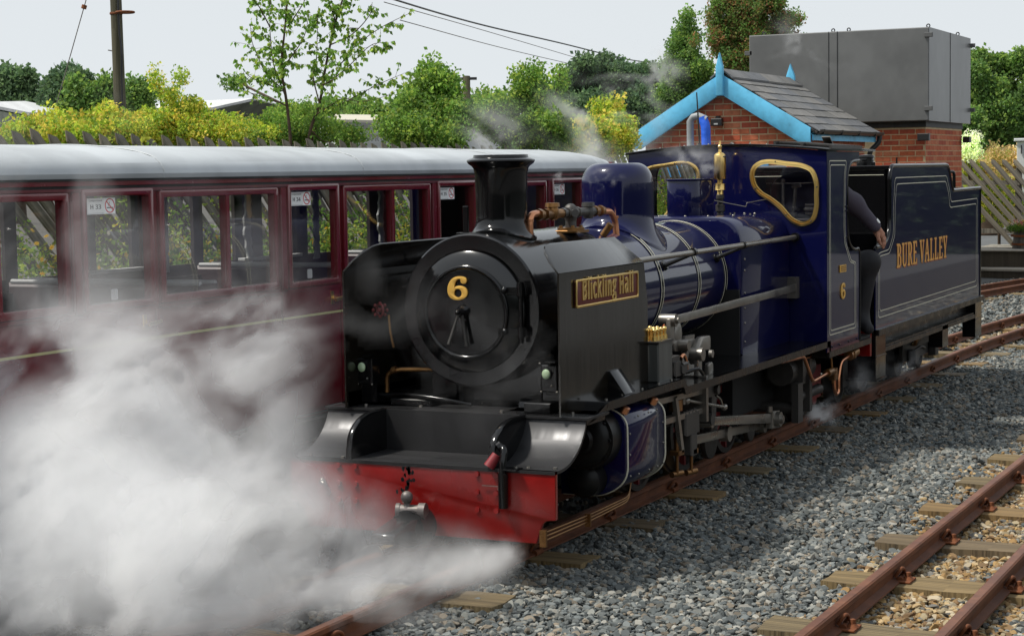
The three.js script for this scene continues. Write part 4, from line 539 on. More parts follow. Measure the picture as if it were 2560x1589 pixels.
// ---------- tracks ----------
M.rust = mat('rusty rail', [0.145, 0.054, 0.021], { roughness: 0.75, map: T.rust, bumpMap: T.fine, bumpScale: 0.0006 });
M.rusthead = mat('worn rail head', [0.21, 0.10, 0.06], { roughness: 0.5, metalness: 0.2, map: T.rust });
const woods = [0, 1, 2, 3].map((k) => mat('weathered sleeper', [[0.27, 0.19, 0.085], [0.22, 0.165, 0.085], [0.29, 0.185, 0.075], [0.20, 0.145, 0.08]][k], { roughness: 0.85, map: rep(T.grain, 1.6, 0.7), bumpMap: rep(T.grain, 1.6, 0.7), bumpScale: 0.006 }));
M.chair = mat('rusty chair', [0.22, 0.08, 0.026], { roughness: 0.85, map: T.rust, bumpMap: T.fine, bumpScale: 0.001 });
const bend = (u) => (u > 7.5 ? (u - 7.5) ** 2 / 116 : 0);
function sweepRail(prof, v0, ua, ub, curve) { // rail section swept along the track
  const us = []; for (let u = ua; u <= ub + 1e-6; u += curve && u > 7 ? 0.5 : 2.5) us.push(u); const p = [];
  const at = (i, j) => { const [x, y] = prof[j % prof.length], u = us[i]; return [v0 + (curve ? bend(u) : 0) + x, y, -u]; };
  for (let i = 0; i < us.length - 1; i++) for (let j = 0; j < prof.length; j++) { const a = at(i, j), b = at(i + 1, j), c = at(i + 1, j + 1), d = at(i, j + 1); p.push(...a, ...b, ...c, ...a, ...c, ...d); }
  const g = new THREE.BufferGeometry(); g.setAttribute('position', new THREE.BufferAttribute(new Float32Array(p), 3)); g.computeVertexNormals(); return fin(toCreasedNormals(g, 0.5));
}
const RP = [[-0.016, 0], [-0.0215, -0.004], [-0.022, -0.02], [-0.018, -0.025], [-0.006, -0.03], [-0.005, -0.062], [-0.012, -0.068], [-0.032, -0.074], [-0.033, -0.08], [0.033, -0.08], [0.032, -0.074], [0.012, -0.068], [0.005, -0.062], [0.006, -0.03], [0.018, -0.025], [0.022, -0.02], [0.0215, -0.004], [0.016, 0]];
function track(name, label, vc, ua, ub, curve, s0, ds, sEnd, detail) {
  const t = thing(name, label, 'railway track', [vc, -0.08, Math.max(ua, 0)]);
  for (const s of [-1, 1]) { const r = part(t, 'rail', sweepRail(RP, vc + s * 0.2125, ua, ub, curve), M.rust); part(r, 'rail_head', sweepRail([[-0.0155, 0.0003], [-0.0155, 0.0012], [0.0155, 0.0012], [0.0155, 0.0003]], vc + s * 0.2125, ua, ub, curve), M.rusthead); }
  const sg = [0, 1, 2].map((k) => { const g = new THREE.BoxGeometry(0.96, 0.13, 0.21, 6, 1, 2), p = g.attributes.position; for (let i = 0; i < p.count; i++) { const h = hash3(Math.round(p.getX(i) * 50) + k * 91, Math.round(p.getY(i) * 50), Math.round(p.getZ(i) * 50)); p.setXYZ(i, p.getX(i) + (h - 0.5) * 0.008, p.getY(i) + (p.getY(i) > 0 ? -h * 0.007 : 0), p.getZ(i) + (h - 0.5) * 0.009); } g.computeVertexNormals(); return fin(g); });
  const plate = merge(box(-0.075, 0.075, 0, 0.008, -0.05, 0.05, 0.002)), bolt = merge(hex(V(0.055, 0.008, 0.0), YV, 0.017, 0.012), lathe([[0.024, 0], [0.014, 0.012]], V(0.055, 0.008, 0), 10), hex(V(0.055, 0.018, 0), YV, 0.0135, 0.018, 4));
  const clip = merge(tube([V(0.012, 0.02, -0.035), V(0.03, 0.048, -0.03), V(0.034, 0.05, 0.0), V(0.032, 0.03, 0.03), V(0.02, 0.014, 0.028), V(0.03, 0.02, 0.0)], 0.0075, 24, 6), cyl(V(0.028, 0.008, -0.03), V(0.028, 0.008, 0.035), 0.014, 0.014, 10));
  for (let u = s0, i = 0; u < sEnd; u += ds, i++) {
    const ph = curve && u > 7.5 ? Math.atan((u - 7.5) / 58) : 0, vx = vc + (curve ? bend(u) : 0) + (hash3(i, 5, 1) - 0.5) * 0.02, q = new THREE.Quaternion().setFromAxisAngle(YV, -ph + (hash3(i, 2, 3) - 0.5) * 0.02);
    const sl = put(t, 'sleeper', sg[i % 3], woods[(i * 7 + (detail ? 0 : 1)) % 4], V(vx, -0.145, u), q);
    if (detail && u < detail) for (const s of [-1, 1]) { const at = V(vc + (curve ? bend(u) : 0) + s * 0.2125, -0.0795, u), o = origin(sl); put(sl, 'base_plate', plate, M.chair, at); for (const d of [-1, 1]) { const f = new THREE.Vector3(d, 1, 1); const c = put(sl, 'rail_clip', clip, M.chair, at, null, f); put(sl, 'bolt', bolt, M.chair, at, null, f); } }
    else if (u < 13) for (const s of [-1, 1]) for (const d of [-1, 1]) put(sl, 'rail_clip', clip, M.chair, V(vc + (curve ? bend(u) : 0) + s * 0.2125, -0.0795, u), null, new THREE.Vector3(d, 1, 1));
  }
}
track('railway_track', 'near empty track with rusty rails and timber sleepers over golden ballast', 1.968, -3, 14, false, -2.6, 0.815, 13, 7);
track('railway_track', 'middle track under the engine and tender, curving right beyond them', 0, -6, 30, true, -3.5, 0.82, 26, 0);
track('railway_track', 'far track under the maroon carriage, emerging at right beyond the tender', -1.96, -6, 32, true, 6.6, 0.82, 28, 0);
// ---------- ground and ballast ----------
M.soil = mat('earth and grit', [0.085, 0.08, 0.07], { roughness: 1, map: T.mottle });
{
  const g = new THREE.PlaneGeometry(900, 900, 1, 1); g.rotateX(-Math.PI / 2); g.translate(0, -0.22, -150); solo('ground', fin(g), M.soil, 'earth and grass level that everything stands on', null, null, 'structure');
  const st = mat('ballast bed', [0.10, 0.105, 0.105], { roughness: 1, map: T.mottle }); const bed = new THREE.PlaneGeometry(9.5, 45, 60, 240); bed.rotateX(-Math.PI / 2); bed.translate(-1.4, -0.125, -15); const p = bed.attributes.position; for (let i = 0; i < p.count; i++) p.setY(i, p.getY(i) + 0.02 * (fbm(p.getX(i) * 3, 1, p.getZ(i) * 3, 3) - 0.5)); bed.computeVertexNormals(); solo('ballast_bed', fin(bed), st, 'grey stone bed below the tracks', null, null, 'structure');
  // loose stones: a few shapes scattered over the bed
  const stone = (k) => { const g = new THREE.IcosahedronGeometry(0.5, 1), p = g.attributes.position; const pl = Array.from({ length: 11 }, (_, i) => { const a = hash3(k, i, 1) * 6.28, b = hash3(k, i, 2) * 2 - 1, r = Math.sqrt(1 - b * b); return [Math.cos(a) * r, b, Math.sin(a) * r, 0.2 + 0.2 * hash3(k, i, 3)]; }); for (let i = 0; i < p.count; i++) { let x = p.getX(i), y = p.getY(i), z = p.getZ(i); for (const [a, b, c, d] of pl) { const e = x * a + y * b + z * c; if (e > d) { x -= a * (e - d); y -= b * (e - d); z -= c * (e - d); } } p.setXYZ(i, x * 1.35, y * 0.85, z * 1.05); } g.computeVertexNormals(); return fin(toCreasedNormals(g, 0.2)); };
  const greys = [[0.17, 0.182, 0.175], [0.12, 0.135, 0.135], [0.21, 0.215, 0.195], [0.095, 0.108, 0.108], [0.30, 0.29, 0.255], [0.145, 0.158, 0.155], [0.22, 0.185, 0.14], [0.07, 0.08, 0.08]], golds = [[0.34, 0.22, 0.09], [0.28, 0.17, 0.065], [0.40, 0.29, 0.15], [0.24, 0.15, 0.07], [0.42, 0.35, 0.24], [0.20, 0.12, 0.055], [0.32, 0.26, 0.16], [0.19, 0.18, 0.16]];
  M.stone = mat('crushed stone', [1, 1, 1], { roughness: 0.9, map: rep(T.mottle, 9) });
  const sets = [[], [], [], []], cols = [[], [], [], []], e = new THREE.Euler(), q = new THREE.Quaternion();
  const drop = (v, u, size, y) => {
    const k = Math.floor(rnd() * 4), tr = Math.abs(v - 1.968), gold = clamp(1.15 - Math.max(0, tr - 0.16) * 3.2 + (fbm(v * 4, 2, u * 4, 3) - 0.5) * 1.1, 0, 1) * 0.95, far = u > 9 ? clamp(1 - Math.abs(v - bend(u)) * 3, 0, 1) : 0;
    const pal = rnd() < Math.max(v > 1.2 && v < 2.7 ? gold : 0, far * 0.9) ? golds : greys, c = pal[Math.floor(rnd() * 8)], b = rr(0.65, 1.35); q.setFromEuler(e.set(rr(-0.7, 0.7), rr(0, 6.28), rr(-0.7, 0.7)));
    sets[k].push(new THREE.Matrix4().compose(V(v, y, u), q.clone(), new THREE.Vector3(size, size * rr(0.75, 1.15), size * rr(0.8, 1.25)))); cols[k].push(col(c[0] * b, c[1] * b, c[2] * b));
  };
  const field = (v0, v1, u0, u1, per, s0, s1, y0) => { const n = Math.round((v1 - v0) * (u1 - u0) * per); for (let i = 0; i < n; i++) { const v = rr(v0, v1), u = rr(u0, u1), vv = v + bend(u); drop(vv, u, lerp(s0, s1, rnd() ** 1.6), y0 + 0.022 * (fbm(v * 2.2, 7, u * 2.2, 3) - 0.5) + rr(-0.012, 0.012) - (Math.abs(v - 1.968) < 0.5 ? 0.012 : 0)); } };
  field(0.15, 2.8, -3.2, 1.2, 5200, 0.014, 0.042, -0.108); field(0.15, 2.8, 1.2, 5, 4600, 0.014, 0.042, -0.108); field(0.0, 2.9, 5, 10, 2600, 0.017, 0.044, -0.108);
  field(-1.0, 0.15, -3.5, 9, 420, 0.022, 0.05, -0.108); field(-1.4, 2.6, 10, 22, 480, 0.025, 0.055, -0.105); field(-2.9, -1.2, 8, 22, 260, 0.025, 0.055, -0.105);
  for (let k = 0; k < 4; k++) tag(copies(scene, 'ballast_stones', stone(k + 3), M.stone, sets[k], cols[k]), 'loose crushed stone ballast spread between and beside the tracks', null, 'ballast between the tracks');
}
// ---------- places beyond the tracks, given by bearing: a point seen at (x, y) of the 2560-wide photograph, d metres ahead ----------
camera.updateMatrixWorld(true);
const at = (x, y, d) => new THREE.Vector3((x - 1280) / 4600 * d, -(y - 794.5) / 4600 * d, -d).applyMatrix4(camera.matrixWorld);
const vyu = (p) => [p.x, p.y, -p.z];
const RIGHT = new THREE.Vector3().setFromMatrixColumn(camera.matrixWorld, 0).setY(0).normalize(), AWAY = new THREE.Vector3(-RIGHT.z, 0, RIGHT.x).multiplyScalar(-1);
// ---------- bricks ----------
const bricksM = [[0.52, 0.125, 0.050], [0.47, 0.10, 0.042], [0.56, 0.16, 0.072], [0.42, 0.085, 0.042], [0.58, 0.20, 0.10]].map((c) => mat('red brick', c, { roughness: 0.9, map: rep(T.mottle, 4), bumpMap: rep(T.fine, 3), bumpScale: 0.002 }));
M.mortar = mat('mortar', [0.62, 0.49, 0.30], { roughness: 1, map: rep(T.mottle, 3) });
const brickGeo = {}; const brickOf = (len, axis) => brickGeo[len.toFixed(3) + axis] ??= (() => { const g = axis === 'v' ? box(-len / 2, len / 2, -0.031, 0.031, 0, 0.03, 0.003) : box(-0.03, 0, -0.031, 0.031, -len / 2, len / 2, 0.003); return g; })();
function brickFace(wall, axis, plane, a0, a1, y0, y1, keep) { // stretcher bond, each brick 6 mm proud of the mortar
  for (let r = 0, y = y0 + 0.0375; y < y1; r++, y += 0.075) for (let a = a0 - (r % 2) * 0.1125; a < a1 - 0.01; a += 0.225) {
    const s = Math.max(a, a0) + 0.0065, e = Math.min(a + 0.225, a1) - 0.0065; if (e - s < 0.04) continue; const m = (s + e) / 2; if (keep && !keep(m, y, e - s)) continue;
    const jit = (rnd() - 0.5) * 0.003, p = axis === 'v' ? V(m, y, plane - 0.006 + jit) : V(plane + 0.006 + jit, y, m); put(wall, 'brick', brickOf(e - s, axis), bricksM[Math.floor(rnd() ** 1.3 * 5)], p);
  }
}
M.sky = mat('light blue paint', [0.14, 0.56, 0.86], { roughness: 0.5, map: T.mottle });
M.gutter = mat('black gutter', [0.012, 0.012, 0.013], { roughness: 0.4 });
// ---------- pump house ----------
{
  const h = thing('pump_house', 'small red brick pump house with blue bargeboards and slate roof, behind the cab', 'brick building', [-3.86, -0.15, 16.3]);
  const L = -4.89, R = -2.83, rx = -3.86, ry = 2.66, F = 14.9, B = 17.5, slope = 0.605, under = (v) => ry - 0.03 - Math.abs(v - rx) * slope;
  const wall = part(h, 'wall', [extF([[L, -0.2], [R, -0.2], [R, under(R) - 0.02], [rx, under(rx) - 0.02], [L, under(L) - 0.02]], F, B)], M.mortar);
  brickFace(wall, 'v', F, L, R, 1.05, 2.6, (m, y, w) => y + 0.03 < under(Math.abs(m - rx) + w / 2 + rx) - 0.02);
  brickFace(wall, 'u', R, F + 0.0, B, 1.5, 1.95);
  const y0 = 2.0, half = 1.16;
  const rf = part(h, 'roof', [-1, 1].map((s) => extF([[rx, ry + 0.015], [rx + s * (half + 0.02), ry + 0.015 - (half + 0.02) * slope], [rx + s * (half + 0.02), ry - 0.015 - (half + 0.02) * slope], [rx, ry - 0.02]], 14.78, 17.72)), mat('roof boarding', [0.05, 0.045, 0.04], { roughness: 0.9 }));
  const slM = [[0.16, 0.158, 0.156], [0.13, 0.133, 0.14], [0.19, 0.182, 0.17], [0.145, 0.14, 0.132]].map((c) => mat('slate', c, { roughness: 0.62, map: rep(T.mottle, 2), bumpMap: T.cloud, bumpScale: 0.003 }));
  const ang = Math.atan(slope), sg = [0.42, 0.49].map((w) => { const g = new THREE.BoxGeometry(0.27, 0.011, w - 0.006, 2, 1, 3), p = g.attributes.position; for (let i = 0; i < p.count; i++) if (p.getX(i) > 0) p.setX(i, p.getX(i) + (hash3(i, 3, 9) - 0.5) * 0.012); return fin(g); });
  for (const s of [1, -1]) { const q = new THREE.Quaternion().setFromEuler(new THREE.Euler(0, 0, -s * (ang - 0.045))); for (let r = 0; r < 7; r++) for (let c = 0; c < 6; c++) { const d = 0.13 + r * 0.19, u = 14.80 + 0.245 + c * 0.487 + (r % 2 ? -0.02 : 0.02) + rr(-0.006, 0.006); const v = rx + s * d * Math.cos(ang), y = ry + 0.03 - d * Math.sin(ang) + rr(-0.002, 0.003); put(rf, 'slate', sg[1], slM[Math.floor(rnd() * 4)], V(v, y, u), q); } }
  for (let c = 0; c < 4; c++) part(rf, 'ridge_tile', [extF([[rx - 0.14, ry - 0.04], [rx, ry + 0.062], [rx + 0.14, ry - 0.04], [rx + 0.14, ry - 0.018], [rx, ry + 0.088], [rx - 0.14, ry - 0.018]], 14.78 + c * 0.735, 14.78 + c * 0.735 + 0.725, 0.002)], slM[c]);
  for (const s of [-1, 1]) part(h, 'bargeboard', extF([[rx, ry + 0.02], [rx + s * 1.112, ry + 0.02 - 1.112 * slope], [rx + s * 1.112, ry - 0.18 - 1.112 * slope], [rx + s * 1.04, ry - 0.19 - 1.112 * slope], [rx + s * 0.04, ry - 0.245], [rx, ry - 0.245]], 14.75, 14.785, 0.003), M.sky);
  for (const [u, y1, w] of [[14.735, 2.93, 0.045], [17.6, 2.93, 0.06]]) part(h, 'finial', [extF([[rx - w, ry - 0.24], [rx + w, ry - 0.24], [rx + w, y1 - 0.17], [rx, y1], [rx - w, y1 - 0.17]], u - 0.03, u + 0.03, 0.012)], M.sky);
  part(h, 'fascia', [box(R + 0.09, R + 0.11, 1.86, 1.95, 14.79, 17.68), box(R, R + 0.11, 1.93, 1.945, 14.79, 17.68)], M.sky);
  const gt = part(h, 'gutter', [extF((() => { const a = arc(R + 0.16, 1.985, 0.05, 0.05, Math.PI, 2 * Math.PI, 10), b = arc(R + 0.16, 1.985, 0.043, 0.043, 2 * Math.PI, Math.PI, 10); return [...a, ...b]; })(), 14.76, 17.74)], M.gutter);
  for (const u of [14.9, 15.7, 16.5, 17.3]) part(gt, 'bracket', extF([[R + 0.105, 1.985], [R + 0.11, 1.925], [R + 0.2, 1.93], [R + 0.215, 1.99]], u, u + 0.03), M.gutter);
  part(h, 'downpipe', pipe([V(R + 0.16, 1.96, 17.66), V(R + 0.16, 1.86, 17.66), V(R + 0.04, 1.74, 17.6), V(R + 0.04, 0, 17.6)], 0.034, 0.06, 12), M.gutter);
  part(h, 'far_gutter', [cyl(V(L - 0.11, 1.95, 14.7), V(L - 0.11, 1.95, 17.7), 0.05)], M.gutter);
  const fl = part(h, 'floodlight', [box(-4.0, -3.86, 2.06, 2.15, 14.78, 14.86, 0.01), box(-3.95, -3.91, 2.13, 2.18, 14.83, 14.9)], M.gutter); part(fl, 'lamp_glass', box(-3.955, -3.905, 2.075, 2.092, 14.775, 14.78), M.pale);
  const bd = part(h, 'name_board', box(-4.78, -3.3, 1.45, 1.64, 14.865, 14.885, 0.004), mat('board blue', [0.06, 0.26, 0.52], { roughness: 0.4 }));
  const t = letters('PLATFORM', 'sans_bold', 0.085, 0.001, 0, 1, 0.02); for (const g of t.geos) { g.scale(1.05, 1, 1); g.translate(-4.66, 1.53, -14.864); part(bd, 'letter', fin(g), M.pale); }
}
// ---------- water tank on its brick base ----------
{
  const t = thing('water_tower', 'large plain grey steel water tank on a red brick base at top right', 'water tower', [-3.5, -0.15, 20]);
  const w = part(t, 'wall', [box(-4.6, -2.348, -0.2, 2.09, 18.89, 21.2)], M.mortar);
  brickFace(w, 'v', 18.89, -3.05, -2.348, 1.15, 2.06); brickFace(w, 'u', -2.348, 18.89, 21.2, 1.0, 2.06);
  part(t, 'base_band', box(-4.62, -2.335, 2.07, 2.155, 18.86, 21.22), mat('dark steel band', [0.035, 0.036, 0.037], { roughness: 0.6, map: T.streak }));
  const tm = mat('tank grey', [0.15, 0.153, 0.152], { roughness: 0.36, map: rep(T.mottle, 0.31, 0.23) });
  const tk = part(t, 'tank', box(-4.80, -2.256, 2.15, 3.41, 18.69, 21.39, 0.012), tm);
  part(tk, 'seam', [box(-3.53, -3.522, 2.15, 3.41, 18.684, 18.69), box(-3.652, -3.645, 2.15, 3.41, 18.684, 18.69), box(-2.256, -2.25, 2.15, 3.41, 20.0, 20.008)], M.gutter).userData.kind = 'stuff';
  for (const [v, y, u] of [[-4.81, 3.16, 18.72], [-2.255, 3.30, 18.69], [-2.255, 2.31, 18.69], [-2.24, 3.3, 21.38], [-2.24, 2.35, 21.38]]) part(tk, 'lug', box(v - 0.06, v + 0.05, y - 0.025, y + 0.035, u - 0.03, u + 0.02, 0.004), mat('lug grey', [0.09, 0.092, 0.092], { roughness: 0.6 }));
  for (const [v, u] of [[-4.6, 18.75], [-3.6, 18.75], [-3.38, 18.75], [-2.28, 18.75], [-2.28, 20.6]]) part(tk, 'lifting_eye', (() => { const g = new THREE.TorusGeometry(0.022, 0.008, 6, 14); g.translate(v, 3.43, -u); return fin(g); })(), M.gutter);
  part(t, 'floodlight', [box(-2.42, -2.26, 1.88, 1.98, 18.7, 18.8, 0.01), cyl(V(-2.4, 1.95, 18.89), V(-2.35, 1.93, 18.76), 0.012)], M.gutter); part(t, 'floodlight', [box(-2.3, -2.2, 1.87, 1.96, 21.05, 21.2, 0.01)], M.gutter);
  part(t, 'door', box(-3.22, -3.06, -0.1, 1.98, 18.90, 18.93), mat('red door', [0.22, 0.012, 0.015], { roughness: 0.5 }), 'narrow dark red door');
  const wc = thing('water_crane', 'grey inverted U shaped water pipe with bright blue sleeve before the pump house', 'water crane', [-4.04, -0.15, 14.2]);
  part(wc, 'pipe', [pipe([V(-4.045, -0.1, 14.2), V(-4.045, 2.14, 14.2), V(-3.96, 2.175, 14.2), V(-3.84, 2.12, 14.2)], 0.043, 0.11, 14)], mat('galvanised pipe', [0.33, 0.35, 0.36], { roughness: 0.5, map: T.mottle }));
  part(wc, 'sleeve', [tube([V(-3.90, 2.15, 14.2), V(-3.86, 2.06, 14.2), V(-3.85, 1.9, 14.2), V(-3.845, 1.6, 14.2)], 0.056, 30, 14)], mat('blue sleeve', [0.02, 0.13, 0.75], { roughness: 0.55, bumpMap: T.cloud, bumpScale: 0.02 }));
}
const ant = part(loco, 'aerial', [cyl(V(-0.386, 1.66, 4.4), V(-0.405, 2.012, 4.4), 0.006, 0.004, 6), cyl(V(-0.386, 1.66, 4.4), V(-0.388, 1.70, 4.4), 0.013, 0.011, 10)], M.gutter);
// ---------- fences ----------
const fenceM = [[0.27, 0.24, 0.185], [0.22, 0.20, 0.16], [0.31, 0.275, 0.205]].map((c) => mat('weathered fence timber', c, { roughness: 0.9, map: rep(T.grain, 3, 0.8), bumpMap: rep(T.grain, 3, 0.8), bumpScale: 0.003 }));
function fence(name, label, n, step, lean, len, place, posts, w = 0.062) { // diagonal slats with pointed tops on two rails
  const f = thing(name, label, 'fence', vyu(place(0, 0, 0)));
  const sg = [0, 1].map((k) => { const g = ext([[-w / 2, -len], [w / 2, -len], [w / 2, -0.055], [0.006 * k, 0], [-w / 2, -0.05]], 0.018, 0.003); g.translate(0, 0, -0.009); return fin(g); });
  const a = place(0, 0, 0), b = place(1, 0, 0), dir = b.clone().sub(a).normalize(), yaw = Math.atan2(-dir.z, dir.x);
  for (let i = 0; i < n; i++) { const q = new THREE.Quaternion().setFromEuler(new THREE.Euler(0, yaw, lean + (rnd() - 0.5) * 0.05, 'YXZ')); put(f, 'slat', sg[i % 2], fenceM[Math.floor(rnd() * 3)], place(i * step, rr(-0.015, 0.015), (i % 2) * 0.004), q); }
  const L = n * step; for (const y of [-0.35, -1.1]) part(f, 'rail', bar(place(0, y, 0.035), place(L, y, 0.035), 0.04, 0.07), fenceM[1]);
  for (let s = 0; s <= L; s += posts) part(f, 'post', bar(place(s, -1.9, 0.08), place(s, -0.12, 0.08), 0.09, 0.09, dir), fenceM[1]);
  return f;
}
fence('lattice_fence', 'long fence of leaning pointed timber slats behind the maroon carriage', 90, 0.15, 0.80, 2.35, (s, y, o) => V(-3.3 - o, 1.815 - s * 0.0088 + y, 0.9 + s), 1.9);
fence('lattice_fence', 'diagonal timber fence behind the barrel planter at the right edge', 17, 0.168, 0.72, 2.1, (s, y, o) => V(-3.05 + s, 1.62 - s * 0.01 + y, 22.7 + o), 1.25, 0.075);
// ---------- planter, wall and kerb at the right ----------
{
  const con = mat('old concrete', [0.36, 0.33, 0.28], { roughness: 0.9, map: T.mottle }), dk = mat('stained wall', [0.075, 0.062, 0.045], { roughness: 0.9, map: T.streak });
  const k = thing('low_wall', 'low stained retaining wall with a pale concrete ledge below the barrel planter', 'wall', [-0.5, -0.2, 21.4]);
  part(k, 'wall', box(-2.3, 3, -0.2, 0.25, 21.5, 21.8), dk); part(k, 'coping', box(-2.35, 3, 0.25, 0.272, 21.44, 23.4, 0.004), con);
  part(k, 'ledge', [extP([[-2.3, 21.1], [3, 20.0], [3, 21.5], [-2.3, 21.5]], -0.02, 0.015, 0.004)], con); part(k, 'kerb', extP([[-2.3, 21.13], [3, 20.03], [3, 20.2], [-2.3, 21.3]], -0.2, -0.021), dk);
  const p = thing('barrel_planter', 'half barrel planter with rusty hoops and bright flowers at the right edge', 'planter', [-1.5, 0.272, 22.0]);
  const cx = -1.50, cu = 22.05, staveM = [[0.15, 0.14, 0.13], [0.11, 0.105, 0.10], [0.19, 0.175, 0.15]].map((c) => mat('barrel stave', c, { roughness: 0.85, map: rep(T.grain, 3, 1) }));
  for (let i = 0; i < 24; i++) { const a = i / 24 * 6.2832, g = extF([[-0.029, 0], [0.029, 0], [0.036, 0.3], [-0.036, 0.3]], -0.012, 0.012, 0.002); g.rotateX(-0.12); g.translate(0, 0, 0.245); g.rotateY(a); g.translate(cx, 0.274, -cu); part(p, 'stave', g, staveM[i % 3]); }
  for (const [y, r] of [[0.325, 0.262], [0.335 + 0.115, 0.276]]) part(p, 'hoop', lathe([[r, 0], [r + 0.004, 0.002], [r + 0.009, 0.03], [r + 0.004, 0.032], [r + 0.003, 0]], V(cx, y, cu), 40), M.chair);
  part(p, 'soil', lathe([[0, 0.01], [0.27, 0]], V(cx, 0.55, cu), 24), M.soil); part(p, 'tag', box(cx + 0.03, cx + 0.15, 0.452, 0.47, cu - 0.30, cu - 0.292), M.pale);
}
// ---------- foliage ----------
const leafM = (n, c, tr = 0.45) => mat(n, c, { roughness: 0.9, transmission: tr, thickness: 0, side: THREE.DoubleSide, specularIntensity: 0.4 });
M.leaf = leafM('leaf', [1, 1, 1], 0.55); M.leafc = leafM('foliage', [1, 1, 1], 0.55); M.leafc.vertexColors = true;
M.bark = mat('bark', [0.085, 0.065, 0.045], { roughness: 0.95, map: T.rust, bumpMap: T.fine, bumpScale: 0.004 });
const leafGeo = (() => { // one pointed leaf, folded along the middle, stalk at the origin
  const o = [[0, 0, 0], [-0.36, 0.33, 0.07], [0, 0.30, -0.02], [0.36, 0.33, 0.07], [-0.2, 0.68, 0.06], [0.2, 0.68, 0.06], [0, 1, 0.02]], f = [[0, 2, 1], [0, 3, 2], [1, 2, 4], [2, 3, 5], [2, 6, 4], [2, 5, 6]], p = []; for (const t of f) for (const i of t) p.push(...o[i]);
  const g = new THREE.BufferGeometry(); g.setAttribute('position', new THREE.BufferAttribute(new Float32Array(p), 3)); g.computeVertexNormals(); return fin(g);
})();
function sprig(n, leaf, sd) { // n leaves scattered through a ball of radius 1: four corners per leaf
  const out = []; const q = new THREE.Quaternion(), e = new THREE.Euler(), w = new THREE.Vector3();
  for (let i = 0; i < n; i++) { const h = (k) => hash3(i, k, sd), r = Math.cbrt(h(1)), z = h(2) * 2 - 1, a = h(3) * 6.283, s = Math.sqrt(1 - z * z), k = leaf * (0.7 + 0.6 * h(4)); q.setFromEuler(e.set(h(5) * 6.28, h(6) * 6.28, h(7) * 6.28));
    out.push([[0, 0, 0], [0.36, 0.5, 0.1], [0, 1, 0], [-0.36, 0.5, 0.1]].map(([x, y, zz]) => { w.set(x * k, y * k, zz * k).applyQuaternion(q); return [w.x + r * s * Math.cos(a), w.y + r * z, w.z + r * s * Math.sin(a)]; })); }
  return out;
}
function scatter(parent, name, spr, list, kind) { // list of {p, q, s, c}: every sprig set down as real leaves in one mesh
  const o = parent === scene ? new THREE.Vector3() : origin(parent), L = spr[0].length, P = new Float32Array(list.length * L * 18), C = new Float32Array(list.length * L * 18), N = new Float32Array(list.length * L * 18); let i = 0; const w = [0, 1, 2, 3].map(() => new THREE.Vector3()), n = new THREE.Vector3(), m = new THREE.Vector3();
  list.forEach(({ p, q, s, c }, j) => { for (const leaf of spr[j % spr.length]) { leaf.forEach((k, a) => w[a].set(...k).multiplyScalar(s).applyQuaternion(q).add(p).sub(o)); const f = 0.82 + 0.36 * hash3(j, i, 3); for (const t of [[0, 1, 2], [0, 2, 3]]) { n.copy(w[t[1]]).sub(w[t[0]]).cross(m.copy(w[t[2]]).sub(w[t[0]])).normalize(); for (const a of t) { P[i] = w[a].x; P[i + 1] = w[a].y; P[i + 2] = w[a].z; N[i] = n.x; N[i + 1] = n.y; N[i + 2] = n.z; C[i] = c.r * f; C[i + 1] = c.g * f; C[i + 2] = c.b * f; i += 3; } } } });
  const g = new THREE.BufferGeometry(); g.setAttribute('position', new THREE.BufferAttribute(P, 3)); g.setAttribute('normal', new THREE.BufferAttribute(N, 3)); g.setAttribute('color', new THREE.BufferAttribute(C, 3));
  const x = new THREE.Mesh(g, M.leafc); x.name = parent === scene ? numbered(name) : name; x.castShadow = x.receiveShadow = true; parent.add(x); if (kind) x.userData.kind = kind; return x;
}
const sprigs = { fine: [1, 2, 3].map((k) => sprig(16, 0.36, k)), mid: [4, 5, 6].map((k) => sprig(14, 0.5, k)), leaf: [[[[0, 0, 0], [0.36, 0.4, 0.08], [0, 1, 0], [-0.36, 0.4, 0.08]]]] };
const PAL = {
  lime: [[0.20, 0.25, 0.025], [0.14, 0.20, 0.02], [0.27, 0.27, 0.035], [0.095, 0.15, 0.018], [0.30, 0.24, 0.04]],
  green: [[0.085, 0.15, 0.024], [0.065, 0.125, 0.02], [0.115, 0.18, 0.03], [0.15, 0.19, 0.03], [0.05, 0.095, 0.017]],
  dark: [[0.05, 0.085, 0.038], [0.038, 0.07, 0.034], [0.06, 0.10, 0.04], [0.045, 0.08, 0.04], [0.065, 0.105, 0.04]],
  mid: [[0.07, 0.13, 0.026], [0.055, 0.105, 0.022], [0.09, 0.15, 0.03], [0.05, 0.095, 0.024], [0.11, 0.16, 0.03]],
  russet: [[0.075, 0.13, 0.025], [0.13, 0.065, 0.025], [0.06, 0.115, 0.024], [0.085, 0.14, 0.03], [0.09, 0.085, 0.025]],
  straw: [[0.34, 0.26, 0.12], [0.27, 0.20, 0.085], [0.20, 0.19, 0.06], [0.38, 0.30, 0.16], [0.16, 0.17, 0.04]],
  white: [[0.55, 0.58, 0.42], [0.48, 0.52, 0.36], [0.6, 0.6, 0.46], [0.2, 0.3, 0.08], [0.5, 0.52, 0.4]],
};
